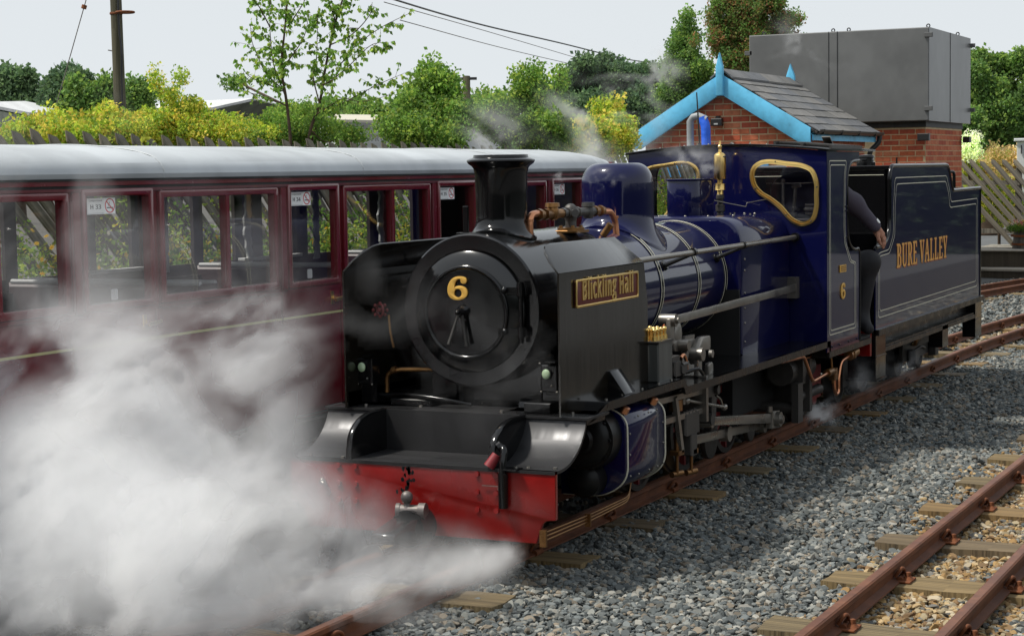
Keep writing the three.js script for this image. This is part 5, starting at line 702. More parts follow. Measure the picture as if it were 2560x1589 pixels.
// blobs: [x, y, distance, half width, half height] as seen, in photograph pixels; n sprigs of radius s metres
const GAIN = 2.5;
function foliage(parent, name, blobs, n, s, pal, kindGeo = 'fine', gap = 0.5, shell = 0.55) {
  const mats = [], cols = [], tot = blobs.reduce((t, b) => t + b[3] * b[4], 0), q = new THREE.Quaternion(), e = new THREE.Euler(), P = PAL[pal];
  const lobes = []; for (const [x, y, d, rx, ry] of blobs) { lobes.push([x, y, d, rx * 0.8, ry * 0.8]); const n = rx * ry > 500 ? 9 : 4; for (let i = 0; i < n; i++) { const t = rnd() * 6.283, k = rr(0.6, 1.0), f = rr(0.2, 0.42); lobes.push([x + rx * k * Math.cos(t), y + ry * k * Math.sin(t), d + rr(-0.6, 0.6) * rx / 4600 * d, Math.min(rx, ry) * f * 1.15, Math.min(rx, ry) * f]); } }
  const tot2 = lobes.reduce((t, b) => t + b[3] * b[4], 0);
  for (const [x, y, d, rx, ry] of lobes) {
    const c = at(x, y, d), a = rx / 4600 * d, b = ry / 4600 * d, depth = Math.max(a * 0.9, 0.25), m = Math.round(n * rx * ry / tot2);
    for (let i = 0, guard = 0; i < m && guard < m * 6; guard++) {
      const z = rnd() * 2 - 1, t = rnd() * 6.283, k = Math.sqrt(1 - z * z), r = Math.pow(rnd(), shell * 0.6), p = c.clone().addScaledVector(RIGHT, a * r * k * Math.cos(t)).addScaledVector(AWAY, depth * r * k * Math.sin(t)); p.y += b * r * z;
      const f = 1.1 / Math.max(s * 3, a * 0.42), w = fbm(p.x * f, p.y * f, p.z * f, 3); if (w < gap && rnd() < (gap - w) * 9) continue;
      const g = s * rr(0.6, 1.25); const item = { p, q: q.setFromEuler(e.set(rnd() * 6.3, rnd() * 6.3, rnd() * 6.3)).clone(), s: g }; mats.push(item);
      const cl = P[Math.floor(rnd() * 5)], v = rr(0.7, 1.3) * lerp(0.75, 1.25, w); item.c = col(cl[0] * v * GAIN, cl[1] * v * GAIN, cl[2] * v * GAIN); i++;
    }
  }
  return scatter(parent, name, sprigs[kindGeo], mats);
}
function plant(name, label, cat, blobs, n, s, pal, o = {}) {
  const b0 = o.base ?? [blobs[0][0], blobs[0][1], blobs[0][2]], foot = at(b0[0], b0[1], b0[2]); const t = thing(name, label, cat, [foot.x, -0.2, -foot.z], o.group);
  const top = at(blobs[0][0], blobs[0][1], blobs[0][2]); const g = [];
  const r = o.trunk ?? 0.05; g.push(cyl(new THREE.Vector3(foot.x, -0.2, foot.z), top, r, r * 0.55, 8));
  for (const b of blobs.slice(0, 7)) { const e = at(b[0], b[1] - b[4] * 0.3, b[2]), m = new THREE.Vector3(lerp(foot.x, top.x, 0.6), lerp(-0.2, top.y, 0.6), lerp(foot.z, top.z, 0.6)); g.push(cyl(m, e, r * 0.5, r * 0.15, 6)); }
  part(t, 'trunk', g, M.bark); const f = foliage(t, 'crown', blobs, n, s, pal, o.geo, o.gap, o.shell); return t;
}
// hedge behind the long fence, left to right
plant('bush', 'yellow green bushy growth above the fence at far left', 'bush', [[150, 322, 14.5, 120, 34], [270, 312, 14.5, 70, 38], [60, 340, 14.5, 80, 22], [210, 338, 14.2, 160, 30]], 1500, 0.085, 'lime');
plant('bush', 'tall yellow green bush with a feathery upright tip left of the birch', 'bush', [[430, 325, 14.5, 110, 42], [340, 332, 14.3, 100, 34], [545, 325, 14.5, 95, 44], [620, 338, 14.4, 80, 34], [480, 282, 14.6, 44, 30], [425, 240, 14.6, 16, 40], [395, 200, 14.6, 9, 28], [458, 200, 14.6, 8, 24]], 2700, 0.062, 'lime', { gap: 0.52 });
plant('bush', 'mid green growth around the foot of the young birch', 'bush', [[700, 322, 14.4, 80, 42], [790, 325, 14.4, 80, 40], [870, 340, 14.2, 45, 24], [730, 285, 14.8, 60, 26]], 1300, 0.055, 'green', { gap: 0.55 });
plant('bush', 'rounded green bush standing right of the birch above the fence', 'bush', [[1090, 260, 15.5, 75, 70], [1040, 300, 15.2, 60, 70], [1130, 310, 15.2, 60, 55], [1080, 185, 15.5, 22, 30], [1010, 330, 15, 70, 45], [1100, 345, 15, 90, 30]], 2000, 0.085, 'green', { gap: 0.5 });
plant('bush', 'upright green sapling bush with thin tips above the chimney', 'bush', [[1320, 260, 16, 70, 70], [1290, 320, 15.8, 90, 50], [1335, 190, 16, 20, 40], [1300, 200, 16, 16, 34], [1400, 195, 16.2, 12, 34], [1240, 300, 15.8, 40, 55], [1215, 250, 16, 18, 30], [1375, 310, 16, 50, 60]], 2100, 0.08, 'green', { gap: 0.52 });
plant('bush', 'low yellow green bush left of the pump house', 'bush', [[1480, 350, 17, 66, 40], [1545, 335, 17.5, 40, 42], [1500, 290, 18, 14, 45], [1540, 290, 18, 12, 40], [1430, 370, 16.5, 50, 25]], 1300, 0.09, 'lime', { gap: 0.5 });
// trees farther off
plant('tree', 'grey green distant tree at the left edge of the photo', 'tree', [[30, 225, 75, 60, 50], [70, 250, 75, 40, 35], [-20, 230, 75, 60, 50]], 1800, 0.33, 'dark', { trunk: 0.4, geo: 'mid', gap: 0.42 });
plant('tree', 'dark round conifer left of the wooden pole', 'tree', [[165, 215, 60, 42, 48], [140, 240, 60, 36, 30], [200, 225, 60, 35, 35]], 1800, 0.25, 'dark', { trunk: 0.3, geo: 'mid', gap: 0.42 });
plant('tree', 'soft mid green willow just left of the wooden pole', 'tree', [[235, 240, 42, 48, 60], [210, 265, 42, 50, 45], [255, 215, 42, 25, 32]], 1100, 0.26, 'mid', { trunk: 0.2, gap: 0.45 });
plant('tree', 'small distant green tree just right of the wooden pole', 'tree', [[350, 235, 50, 34, 32], [330, 250, 50, 28, 20]], 420, 0.25, 'mid', { trunk: 0.15 });
plant('treeline', 'distant low trees seen between the birch and the bushes', 'trees', [[960, 290, 80, 110, 24], [1190, 265, 80, 70, 20], [850, 280, 85, 100, 20], [590, 205, 85, 30, 8], [1220, 280, 80, 60, 26]], 900, 0.45, 'mid', { trunk: 0.3, geo: 'mid' });
plant('tree', 'large dark oak with rounded crown behind the drifting smoke', 'tree', [[1500, 195, 48, 85, 48], [1420, 250, 48, 65, 60], [1560, 240, 48, 80, 60], [1480, 290, 47, 100, 70], [1620, 190, 48, 30, 24], [1440, 195, 48, 36, 28], [1590, 300, 47, 70, 60], [1380, 290, 47, 50, 60]], 7000, 0.19, 'dark', { trunk: 0.45, geo: 'mid', gap: 0.46 });
plant('tree', 'pointed light green tree left of the russet tree', 'tree', [[1715, 120, 36, 34, 70], [1710, 190, 36, 55, 60], [1740, 230, 36, 70, 60], [1690, 260, 36, 50, 50], [1720, 60, 36, 16, 32]], 3000, 0.14, 'mid', { trunk: 0.2, gap: 0.48 });
plant('tree', 'tall green and russet tree behind the pump house ridge', 'tree', [[1860, 70, 34, 75, 75], [1930, 70, 34, 60, 60], [1800, 130, 34, 60, 75], [1830, 20, 34, 50, 40], [1890, -20, 34, 70, 60], [1880, 150, 34, 80, 50], [1950, 110, 34, 50, 50], [1800, 40, 34, 30, 30]], 4200, 0.125, 'russet', { trunk: 0.2, gap: 0.56 });
plant('tree', 'dark green tree right of the water tank', 'tree', [[2470, 190, 46, 50, 65], [2440, 250, 45, 50, 80], [2540, 200, 46, 60, 75], [2500, 290, 45, 80, 80], [2420, 330, 44, 40, 60], [2590, 270, 45, 60, 90]], 6500, 0.17, 'mid', { trunk: 0.4, geo: 'mid', gap: 0.44 });
plant('shrub', 'dry straw coloured tall grass clump behind the right hand fence', 'shrub', [[2500, 400, 30.5, 75, 32], [2540, 420, 30.5, 60, 30], [2460, 420, 30.2, 50, 30], [2520, 450, 30.0, 80, 30]], 900, 0.11, 'straw', { trunk: 0.03 });
plant('shrub', 'yellow green shrub beside the brick base of the tank', 'shrub', [[2425, 430, 29.8, 30, 50], [2440, 490, 29.8, 50, 50], [2490, 500, 29.8, 60, 50], [2540, 520, 29.8, 50, 40]], 900, 0.10, 'lime', { trunk: 0.03 });
plant('shrub', 'white flowering shrub beside the top of the brick base', 'shrub', [[2430, 365, 29.5, 26, 26], [2418, 345, 29.5, 14, 14], [2412, 375, 29.5, 18, 24]], 130, 0.09, 'white', { trunk: 0.02, gap: 0.35 });
// planter flowers
{
  const f = thing('bedding_flowers', 'pink, red and yellow bedding flowers filling the barrel planter', 'flowers', [-1.5, 0.56, 22.05]); const m = [], c = [], m2 = [], c2 = []; const q = new THREE.Quaternion(), e = new THREE.Euler();
  for (let i = 0; i < 520; i++) { const a = rnd() * 6.28, r = Math.sqrt(rnd()) * 0.31, p = V(-1.5 + r * Math.cos(a), 0.56 + rr(-0.02, 0.10) * (1.2 - r * 2.4), 22.05 + r * Math.sin(a)), s = rr(0.02, 0.045); const k = PAL.lime[Math.floor(rnd() * 4)]; m.push({ p: p.clone(), q: q.setFromEuler(e.set(rnd() * 6, rnd() * 6, rnd() * 6)).clone(), s, c: col(k[0] * 0.7, k[1] * 1.1, k[2]) }); if (i % 5 === 0) { p.y = 0.60 + rr(0, 0.09); const w = [[0.6, 0.05, 0.08], [0.7, 0.25, 0.3], [0.7, 0.55, 0.05], [0.7, 0.65, 0.55]][Math.floor(rnd() * 4)]; m2.push({ p, q: q.clone(), s: 0.028, c: col(...w) }); } }
  scatter(f, 'leaves', sprigs.mid, m); scatter(f, 'blooms', sprigs.mid, m2);
}
// weeds and yellow flowers in the bed behind the carriage
{
  const m = [], c = [], m2 = [], c2 = [], q = new THREE.Quaternion(), e = new THREE.Euler();
  for (let i = 0; i < 9500; i++) { const u = rr(0.4, 14.5), v = rr(-3.25, -2.64), hgt = 0.5 + 0.85 * fbm(u * 1.3, 3, v * 2, 3) * (v < -2.9 ? 1.25 : 0.8), y = -0.15 + rnd() * (hgt + 0.45), s = rr(0.045, 0.095); const k = PAL[rnd() < 0.45 ? 'lime' : 'green'][Math.floor(rnd() * 5)]; m.push({ p: V(v, y, u), q: q.setFromEuler(e.set(rnd() * 6, rnd() * 6, rnd() * 6)).clone(), s, c: col(k[0] * 1.9, k[1] * 2.0, k[2] * 1.8) }); }
  tag(scatter(scene, 'weeds', sprigs.fine, m), 'green weeds and grasses growing between the carriage and the fence', null, null, 'stuff');
  for (let i = 0; i < 900; i++) { const u = rr(0.6, 13), v = rr(-3.0, -2.62); m2.push(new THREE.Matrix4().compose(V(v, rr(0.75, 1.35) - 0.25 * rnd(), u), q.setFromEuler(e.set(rr(0.9, 1.6), rnd() * 6, 0)).clone(), new THREE.Vector3(1, 1, 1))); const w = rnd() < 0.82 ? [0.72, 0.46, 0.02] : [0.7, 0.68, 0.6]; c2.push(col(...w)); }
  const pet = []; for (let k = 0; k < 8; k++) { const g = leafGeo.clone(); g.scale(0.012, 0.018, 0.014); g.rotateZ(k * 0.785); pet.push(g); } tag(copies(scene, 'flowers', merge(pet), M.leaf, m2, c2), 'small yellow and white daisies among the weeds behind the carriage', null, null, 'stuff');
}
// young birch: two stems, branches and hanging leaves
{
  const D = 14, o = (x, y, d = 0) => at(560 + x * 0.26455, y * 0.26455, D + d), foot = at(742, 346, D), t = thing('birch_tree', 'young two stemmed birch with sparse hanging leaves rising out of the photo', 'tree', [foot.x, -0.2, -foot.z]);
  const lines = [[[640, 2000], [625, 1310], [580, 900], [540, 650], [575, 250], [600, -100], [610, -500]], [[745, 2000], [810, 1250], [900, 980], [960, 620], [1055, 200], [1130, -60], [1180, -500]], [[575, 900], [470, 620], [440, 400], [430, 150], [450, -200]], [[560, 850], [400, 700], [330, 560], [265, 400], [245, 230]], [[550, 860], [400, 790], [250, 730], [180, 660]], [[900, 980], [930, 1050], [1250, 905], [1450, 800], [1680, 700]], [[960, 620], [1100, 600], [1200, 470], [1480, 260], [1740, 130]], [[930, 800], [1010, 760], [1180, 620], [1400, 420], [1540, 400]], [[900, 980], [840, 700], [870, 560], [880, 300], [890, 60]], [[1010, 420], [1200, 330], [1380, 130], [1400, 20]], [[540, 650], [660, 500], [760, 330], [800, 120]], [[590, 1000], [480, 950], [320, 900], [230, 870]], [[870, 1080], [1000, 1000], [1120, 930], [1300, 960], [1560, 900]], [[600, 250], [690, 120], [760, 0], [800, -200]], [[430, 250], [340, 80], [290, 0], [280, -100]], [[820, 1230], [960, 1340], [1140, 1270]], [[1055, 200], [1000, 50], [960, -100]]];
  const trunk = [], tw = [], lm = [], lc = [], q = new THREE.Quaternion(), e = new THREE.Euler();
  lines.forEach((l, i) => {
    const dz = i < 2 ? 0 : (hash3(i, 1, 4) - 0.5) * 0.5, pts = l.map(([x, y], k) => o(x, y, i < 2 ? (i ? 0.05 : 0) : dz * k / l.length)), c = new THREE.CatmullRomCurve3(pts, false, 'centripetal'), r0 = i < 2 ? 0.014 : 0.0055;
    const n = 24; for (let k = 0; k < n; k++) trunk.push(cyl(c.getPoint(k / n), c.getPoint((k + 1) / n), lerp(r0, r0 * 0.3, k / n), lerp(r0, r0 * 0.3, (k + 1) / n), 6, true));
    const len = c.getLength(), twigs = Math.round(len * (i < 2 ? 34 : 52));
    for (let j = 0; j < twigs; j++) {
      const s = i < 2 ? rr(0.42, 1) : rr(0.12, 1), p = c.getPoint(s); if (p.y < 1.85) continue; const dir = new THREE.Vector3(gauss(), gauss() * 0.6 + 0.25, gauss()).normalize(), L = rr(0.05, 0.17), q2 = p.clone().addScaledVector(dir, L); q2.y -= 0.02; if (rnd() < 0.5) tw.push(cyl(p, q2, 0.0018, 0.0009, 4, true));
      const nl = 5 + Math.floor(rnd() * 6); for (let a = 0; a < nl; a++) { const w = p.clone().lerp(q2, rr(0.2, 1.05)), z = rr(0.024, 0.046) * (w.y < 2.2 ? 0.8 : 1); const k = PAL.green[Math.floor(rnd() * 5)], b = rr(2.2, 3.8); lm.push({ p: w, q: q.setFromEuler(e.set(rr(2.3, 3.9), rnd() * 6.28, gauss() * 0.5, 'YXZ')).clone(), s: z, c: col(k[0] * b, k[1] * b, k[2] * b) }); }
    }
  });
  const tr = part(t, 'trunk', trunk, M.bark); part(tr, 'twigs', tw, M.bark).userData.kind = 'stuff'; scatter(t, 'crown', sprigs.leaf, lm);
}
// ---------- poles and wires ----------
{
  const pm = mat('old pole timber', [0.135, 0.125, 0.075], { roughness: 0.9, map: rep(T.grain, 2, 1) });
  const p = thing('telegraph_pole', 'weathered wooden pole with a rusty hoop bracket at upper left', 'pole', [-7.8, -0.2, 8.3]);
  part(p, 'post', [cyl(V(-7.79, -0.2, 8.3), V(-7.825, 4.2, 8.3), 0.064, 0.054, 18)], pm); const g = new THREE.TorusGeometry(0.085, 0.011, 8, 28); g.scale(1, 1, 1); g.rotateX(Math.PI / 2); g.translate(-7.665, 3.15, -8.24); part(p, 'hoop_bracket', [fin(g), lathe([[0.06, -0.012], [0.064, 0], [0.06, 0.012]], V(-7.82, 3.15, 8.3), 20)], M.chair);
  part(p, 'cable', [tube([V(-7.745, 3.4, 8.24), V(-7.74, 2.9, 8.24), V(-7.72, 2.8, 8.24), V(-7.73, 2.6, 8.24), V(-7.73, 0, 8.24)], 0.01, 30, 6)], M.gutter); part(p, 'spike', cyl(V(-7.88, 2.79, 8.3), V(-7.93, 2.80, 8.3), 0.006), M.gutter);
  const a = at(170, 155, 15), b = at(214, 0, 15), c = b.clone().sub(a); const gw = thing('stay_wire', 'thin stay wire with a dark insulator at the upper left corner', 'wire', vyu(a)); part(gw, 'wire', cyl(a.clone().addScaledVector(c, -1.2), b.clone().addScaledVector(c, 1), 0.004, 0.004, 6), M.iron); part(gw, 'insulator', [cyl(a.clone().addScaledVector(c, 0.86), a.clone().addScaledVector(c, 0.92), 0.022, 0.022, 10)], M.chair);
  const p2 = thing('telegraph_pole', 'distant wooden pole with a cross arm beyond the rounded bush', 'pole', vyu(at(1166, 420, 42))); part(p2, 'post', [cyl(at(1168, 520, 42), at(1166, 190, 42), 0.10, 0.085, 12)], pm); part(p2, 'cross_arm', bar(at(1132, 197, 42), at(1192, 196, 42), 0.09, 0.06), M.gutter);
  const W = [['lowest thin', [[1000, 50, 30], [1250, 118, 40], [1480, 172, 52], [1660, 215, 60]]], ['middle thin', [[960, 5, 30], [1200, 73, 40], [1460, 150, 52]]], ['topmost thick', [[900, -30, 28], [1000, 3, 30], [1190, 58, 36], [1400, 107, 44], [1580, 150, 52], [1665, 161, 56]]]];
  for (const [n, l] of W) solo('overhead_wire', tube(l.map((q) => at(...q)), n === 'topmost thick' ? 0.017 : 0.008, 60, 5), n === 'topmost thick' ? M.gutter : M.iron, n + ' of the three overhead wires sloping across the pale sky', 'wire', 'overhead wires across the sky');
}
// ---------- sheds beyond the fence ----------
{
  const wallM = mat('grey green cladding', [0.20, 0.22, 0.18], { roughness: 0.7, map: T.streak }), roofM = mat('white sheet roof', [0.62, 0.63, 0.63], { roughness: 0.6, map: T.mottle }), whiteM = mat('white panel', [0.55, 0.57, 0.58], { roughness: 0.6 }), tr = mat('grey trim', [0.25, 0.25, 0.24], { roughness: 0.7 });
  const quad = (a, b, c, d) => { const g = new THREE.BufferGeometry(); const p = []; for (const q of [a, b, c, a, c, d]) p.push(q.x, q.y, q.z); g.setAttribute('position', new THREE.BufferAttribute(new Float32Array(p), 3)); g.computeVertexNormals(); return fin(g); };
  const slab = (a, b, c, d, t) => { const n = new THREE.Vector3().crossVectors(b.clone().sub(a), d.clone().sub(a)).normalize().multiplyScalar(t), k = [a, b, c, d].map((q) => q.clone().add(n)); return [quad(a, b, c, d), quad(...k), quad(a, b, k[1], k[0]), quad(b, c, k[2], k[1]), quad(c, d, k[3], k[2]), quad(d, a, k[0], k[3])]; };
  // long shed with a white roof; its gable end shows at right
  const s1 = thing('storage_shed', 'long shed with a white roof and grey green gable behind the hedge', 'shed', vyu(at(560, 420, 46)));
  const A = at(640, 250, 46), Bq = at(300, 268, 60), C = at(320, 300, 60), Dq = at(450, 292, 46), G0 = at(450, 292, 46), G1 = at(640, 250, 46), G2 = at(830, 296, 47);
  part(s1, 'roof', [slab(Dq, A, Bq, C, 0.06)].flat(), roofM); part(s1, 'wall', [slab(G0, G1, G2, at(830, 420, 47), 0.1), slab(at(450, 292, 46), at(830, 296, 47), at(830, 440, 47), at(450, 440, 46), 0.12), slab(at(320, 300, 60), at(450, 292, 46), at(450, 440, 46), at(320, 440, 60), 0.1)].flat(), wallM);
  const s2 = thing('storage_shed', 'low pale shed roof at the far left behind the hedge', 'shed', vyu(at(40, 420, 50))); part(s2, 'roof', slab(at(-60, 262, 50), at(72, 288, 50), at(190, 284, 62), at(60, 258, 62), 0.08), roofM); part(s2, 'wall', slab(at(-60, 266, 50), at(72, 292, 50), at(72, 420, 50), at(-60, 420, 50), 0.1), wallM);
  const s3 = thing('storage_shed', 'long pale roofed shed behind the pole and hedge', 'shed', vyu(at(200, 420, 66))); part(s3, 'roof', slab(at(60, 290, 62), at(330, 282, 66), at(330, 266, 72), at(60, 274, 70), 0.08), roofM); part(s3, 'wall', slab(at(60, 292, 62), at(330, 284, 66), at(330, 420, 66), at(60, 420, 62), 0.1), wallM);
  const s4 = thing('white_cabin', 'white cabin lettered in grey behind the birch and bushes', 'cabin', vyu(at(900, 420, 34)));
  part(s4, 'wall', [...slab(at(838, 310, 34), at(1270, 318, 37), at(1270, 430, 37), at(838, 430, 34), 0.15), ...slab(at(838, 310, 34), at(838, 430, 34), at(800, 430, 44), at(800, 312, 44), 0.1)], whiteM);
  part(s4, 'roof', slab(at(832, 309, 33.9), at(1276, 317, 36.9), at(1250, 300, 42), at(838, 294, 42), 0.08), mat('cream roof', [0.5, 0.47, 0.38], { roughness: 0.7 })); part(s4, 'trim', [bar(at(836, 310, 33.8), at(1274, 318, 36.8), 0.06, 0.07), bar(at(905, 338, 34.2), at(960, 339, 34.6), 0.03, 0.05), bar(at(905, 338, 34.2), at(905, 400, 34.2), 0.05, 0.03)], tr);
  const nb = part(s4, 'name_board', slab(at(912, 342, 34.0), at(1000, 344, 34.6), at(1000, 358, 34.6), at(912, 356, 34.0), 0.02), whiteM);
  const t = letters('WROXHAM', 'sans_bold', 0.085, 0.002, 0, 1.1, 0.02), pa = at(917, 353, 33.96), pb = at(1000, 355, 34.56), yaw = Math.atan2(-(pb.z - pa.z), pb.x - pa.x); for (const g of t.geos) { g.rotateY(yaw); g.translate(pa.x, pa.y, pa.z); part(nb, 'letter', fin(g), tr); }
  const s5 = thing('white_cabinet', 'white cabinet with a dark handle behind the fence at right edge', 'cabinet', vyu(at(2550, 460, 29.7))); const c5 = at(2543, 400, 29.7); part(s5, 'body', box(c5.x, c5.x + 1.2, 0.3, c5.y + 0.3, -c5.z, -c5.z + 0.6, 0.01), whiteM); part(s5, 'lid', box(c5.x - 0.04, c5.x + 1.24, c5.y + 0.3, c5.y + 0.35, -c5.z - 0.04, -c5.z + 0.64, 0.01), whiteM); part(s5, 'handle', box(c5.x + 0.07, c5.x + 0.085, c5.y + 0.1, c5.y + 0.24, -c5.z - 0.03, -c5.z - 0.01), M.gutter);
}
// ---------- the platform that the view is taken from, mirrored in the paintwork ----------
{
  const pv = mat('platform paving', [0.085, 0.083, 0.08], { roughness: 0.85, map: T.mottle });
  solo('platform', [box(2.95, 12, -0.2, 0.25, -14, 20.5, 0.01)], pv, 'paved platform edge along the near track', null, null, 'structure');
  const q = new THREE.Quaternion(), e = new THREE.Euler(), wood = (name, label, n, f, s, shade) => { const l = []; for (let i = 0; i < n; i++) l.push({ p: V(...f(i)), q: q.setFromEuler(e.set(rnd() * 6, rnd() * 6, rnd() * 6)).clone(), s, c: col(...PAL.dark[i % 5]) }); tag(scatter(scene, name, sprigs.mid, l, 'stuff'), label, null, null, 'stuff'); };
  wood('added_hedge', 'unseen dark hedge added along the back of the platform to darken reflections', 2600, () => [rr(11.9, 13), rr(0.2, 2.0), rr(-12, 23)], 0.3);  // out of view, added so the paintwork mirrors something dark
  wood('added_hedge', 'unseen dark hedge added in line with the right hand fence to darken reflections', 2200, (i) => [rr(1.2, 16), rr(-0.1, 1.9 + 0.4 * fbm(i * 0.1, 2, 1, 2)), rr(23.2, 24.4)], 0.3);  // out of view, added for the dark upper reflection on the tender side
  wood('added_trees', 'unseen dark belt of trees added beyond the front of the engine to darken reflections', 2600, (i) => [rr(-26, 16), rr(0.2, 5.5 + 2 * fbm(i * 0.11, 1, 1, 2)), rr(-22, -19)], 0.55);  // out of view, added to keep reflections on the smokebox front dark
  const sh = mat('wood shade', [0.012, 0.02, 0.01], { roughness: 1 }); solo('added_hedge_core', [box(12.1, 12.9, -0.2, 1.7, -12, 23), box(1.4, 16, -0.2, 1.6, 23.5, 24.2), box(-26, 16, -0.2, 5, -22, -20.8)], sh, 'unseen dark core added inside the hedges and tree belt', null, null, 'structure');  // dark boxes added to make the unseen hedges and trees block the sky
}
// ---------- the driver ----------
function blob(bones, lo, size, cells, k) { // one smooth skin around tapered bones [a, b, ra, rb]
  const mc = new MarchingCubes(cells, undefined, false, false, 400000); mc.isolation = 0; const h = cells / 2, w = new THREE.Vector3(), ab = new THREE.Vector3(), ap = new THREE.Vector3();
  for (let z = 0; z < cells; z++) for (let y = 0; y < cells; y++) for (let x = 0; x < cells; x++) {
    w.set(x - h, y - h, z - h).divideScalar(h).multiplyScalar(size / 2).add(lo); let d = 1e3;
    for (const [a, b, ra, rb] of bones) { ab.copy(b).sub(a); ap.copy(w).sub(a); const t = clamp(ap.dot(ab) / Math.max(1e-9, ab.lengthSq()), 0, 1), e = ap.addScaledVector(ab, -t).length() - lerp(ra, rb, t), m = Math.max(0, k - Math.abs(d - e)) / k; d = Math.min(d, e) - m * m * k * 0.25; }
    mc.field[z * cells * cells + y * cells + x] = -d;
  }
  mc.update(); const n = mc.count, p = mc.positionArray.slice(0, n * 3), nn = mc.normalArray.slice(0, n * 3); for (let i = 0; i < n; i++) { p[i * 3] = p[i * 3] * size / 2 + lo.x; p[i * 3 + 1] = p[i * 3 + 1] * size / 2 + lo.y; p[i * 3 + 2] = p[i * 3 + 2] * size / 2 + lo.z; }
  const g = new THREE.BufferGeometry(); g.setAttribute('position', new THREE.BufferAttribute(p, 3)); g.setAttribute('normal', new THREE.BufferAttribute(nn, 3)); return g;
}
{
  const base = [0.4, 0.5, 4.65], t = thing('person', 'person in dark work clothes seated in the cab doorway, hand resting by the tender', 'person', base), o = origin(t);
  const hip = V(0.30, 0.90, 4.62), hipL = V(0.12, 0.88, 4.60), chest = V(0.31, 1.30, 4.42), neck = V(0.36, 1.45, 4.33), shR = V(0.40, 1.44, 4.50), shL = V(0.20, 1.40, 4.27), elR = V(0.50, 1.315, 4.70), wrR = V(0.605, 1.175, 4.79), elL = V(0.22, 1.18, 4.12), wrL = V(0.36, 1.12, 3.98), kn = V(0.585, 0.955, 4.735), an = V(0.53, 0.60, 4.72), toe = V(0.60, 0.55, 4.66), knL = V(0.3, 0.93, 4.2), anL = V(0.3, 0.6, 4.25);
  const body = blob([[hip, chest, 0.135, 0.15], [hipL, chest, 0.12, 0.13], [chest, neck, 0.14, 0.06], [shL, shR, 0.085, 0.085], [chest, V(0.26, 1.40, 4.33), 0.12, 0.11], [shR, elR, 0.066, 0.055], [elR, wrR, 0.052, 0.04], [shL, elL, 0.066, 0.05], [elL, wrL, 0.048, 0.035], [hip, kn, 0.088, 0.066], [kn, an, 0.06, 0.05], [an, toe, 0.048, 0.035], [hipL, knL, 0.088, 0.066], [knL, anL, 0.062, 0.05]], V(0.36, 1.05, 4.42), 1.2, 100, 0.05);
  { // folds in the cloth
    const p = body.attributes.position, n = body.attributes.normal; for (let i = 0; i < p.count; i++) { const x = p.getX(i), y = p.getY(i), z = p.getZ(i), f = (fbm(x * 9 + y * 5, y * 7, z * 11, 3) - 0.5) * 0.028 + (fbm(x * 26, y * 20, z * 26, 2) - 0.5) * 0.008; p.setXYZ(i, x + n.getX(i) * f, y + n.getY(i) * f, z + n.getZ(i) * f); } body.computeVertexNormals();
  }
  // right hand: palm, four fingers and a thumb hanging over the knee
  const hd = V(0.075, -0.30, 0.28).normalize(), hc = wrR.clone().add(V(0.012, -0.035, 0.035)), f = [], A = V(0.03, -0.02, 0.07), side = V(-0.10, 0.20, 1.0).normalize();
  const fing = (k, len, bend) => { const r = hc.clone().add(V(0.018, -0.022, 0.03)).addScaledVector(side, -0.030 + k * 0.0205), d1 = V(0.10, -0.55, 0.42).normalize(), d2 = V(-0.02, -0.95, 0.12 - bend * 0.1).normalize(), d3 = V(-0.16, -0.95, -0.02 - bend * 0.15).normalize(); const p1 = r.clone().addScaledVector(d1, len * 0.46), p2 = p1.clone().addScaledVector(d2, len * 0.32), p3 = p2.clone().addScaledVector(d3, len * 0.24); f.push([hc, r, 0.017, 0.0115], [r, p1, 0.0108, 0.0095], [p1, p2, 0.0092, 0.0084], [p2, p3, 0.0083, 0.0068]); };
  fing(0, 0.075, 0.8); fing(1, 0.088, 0.4); fing(2, 0.092, 0.2); fing(3, 0.084, 0.1);
  const th = hc.clone().add(V(0.004, -0.018, -0.026)), th2 = th.clone().add(V(0.012, -0.034, -0.012)), th3 = th2.clone().add(V(0.008, -0.028, 0.012)); f.push([wrR, hc, 0.026, 0.029], [hc, hc.clone().add(V(0.014, -0.018, 0.026)), 0.026, 0.023], [hc, th, 0.02, 0.015], [th, th2, 0.014, 0.011], [th2, th3, 0.0105, 0.0085], [elR.clone().lerp(wrR, 0.75), wrR, 0.031, 0.027]);
  const hand = blob(f, hc.clone().add(V(0.012, -0.03, 0.03)), 0.26, 92, 0.009);
  // head turned out past the side sheet
  const hc0 = V(0.44, 1.545, 4.30), hb = [[hc0.clone().add(V(0, 0.015, 0.01)), hc0.clone().add(V(0.015, 0.0, -0.01)), 0.086, 0.082], [hc0.clone().add(V(0.03, -0.05, -0.02)), hc0.clone().add(V(0.045, -0.075, -0.03)), 0.055, 0.04], [neck, hc0.clone().add(V(0, -0.06, 0)), 0.056, 0.055], [hc0.clone().add(V(0.075, 0.0, -0.04)), hc0.clone().add(V(0.094, -0.03, -0.05)), 0.012, 0.016], [hc0.clone().add(V(0.0, -0.015, 0.08)), hc0.clone().add(V(-0.01, 0.02, 0.085)), 0.018, 0.022], [hc0.clone().add(V(0.055, 0.025, -0.075)), hc0.clone().add(V(0.08, 0.025, 0.0)), 0.018, 0.018]];
  const head = blob(hb, hc0.clone().add(V(0.01, -0.03, 0)), 0.34, 90, 0.02);
  const skin = [0.42, 0.20, 0.13], cloth = [0.062, 0.052, 0.076], trousers = [0.012, 0.0115, 0.014];
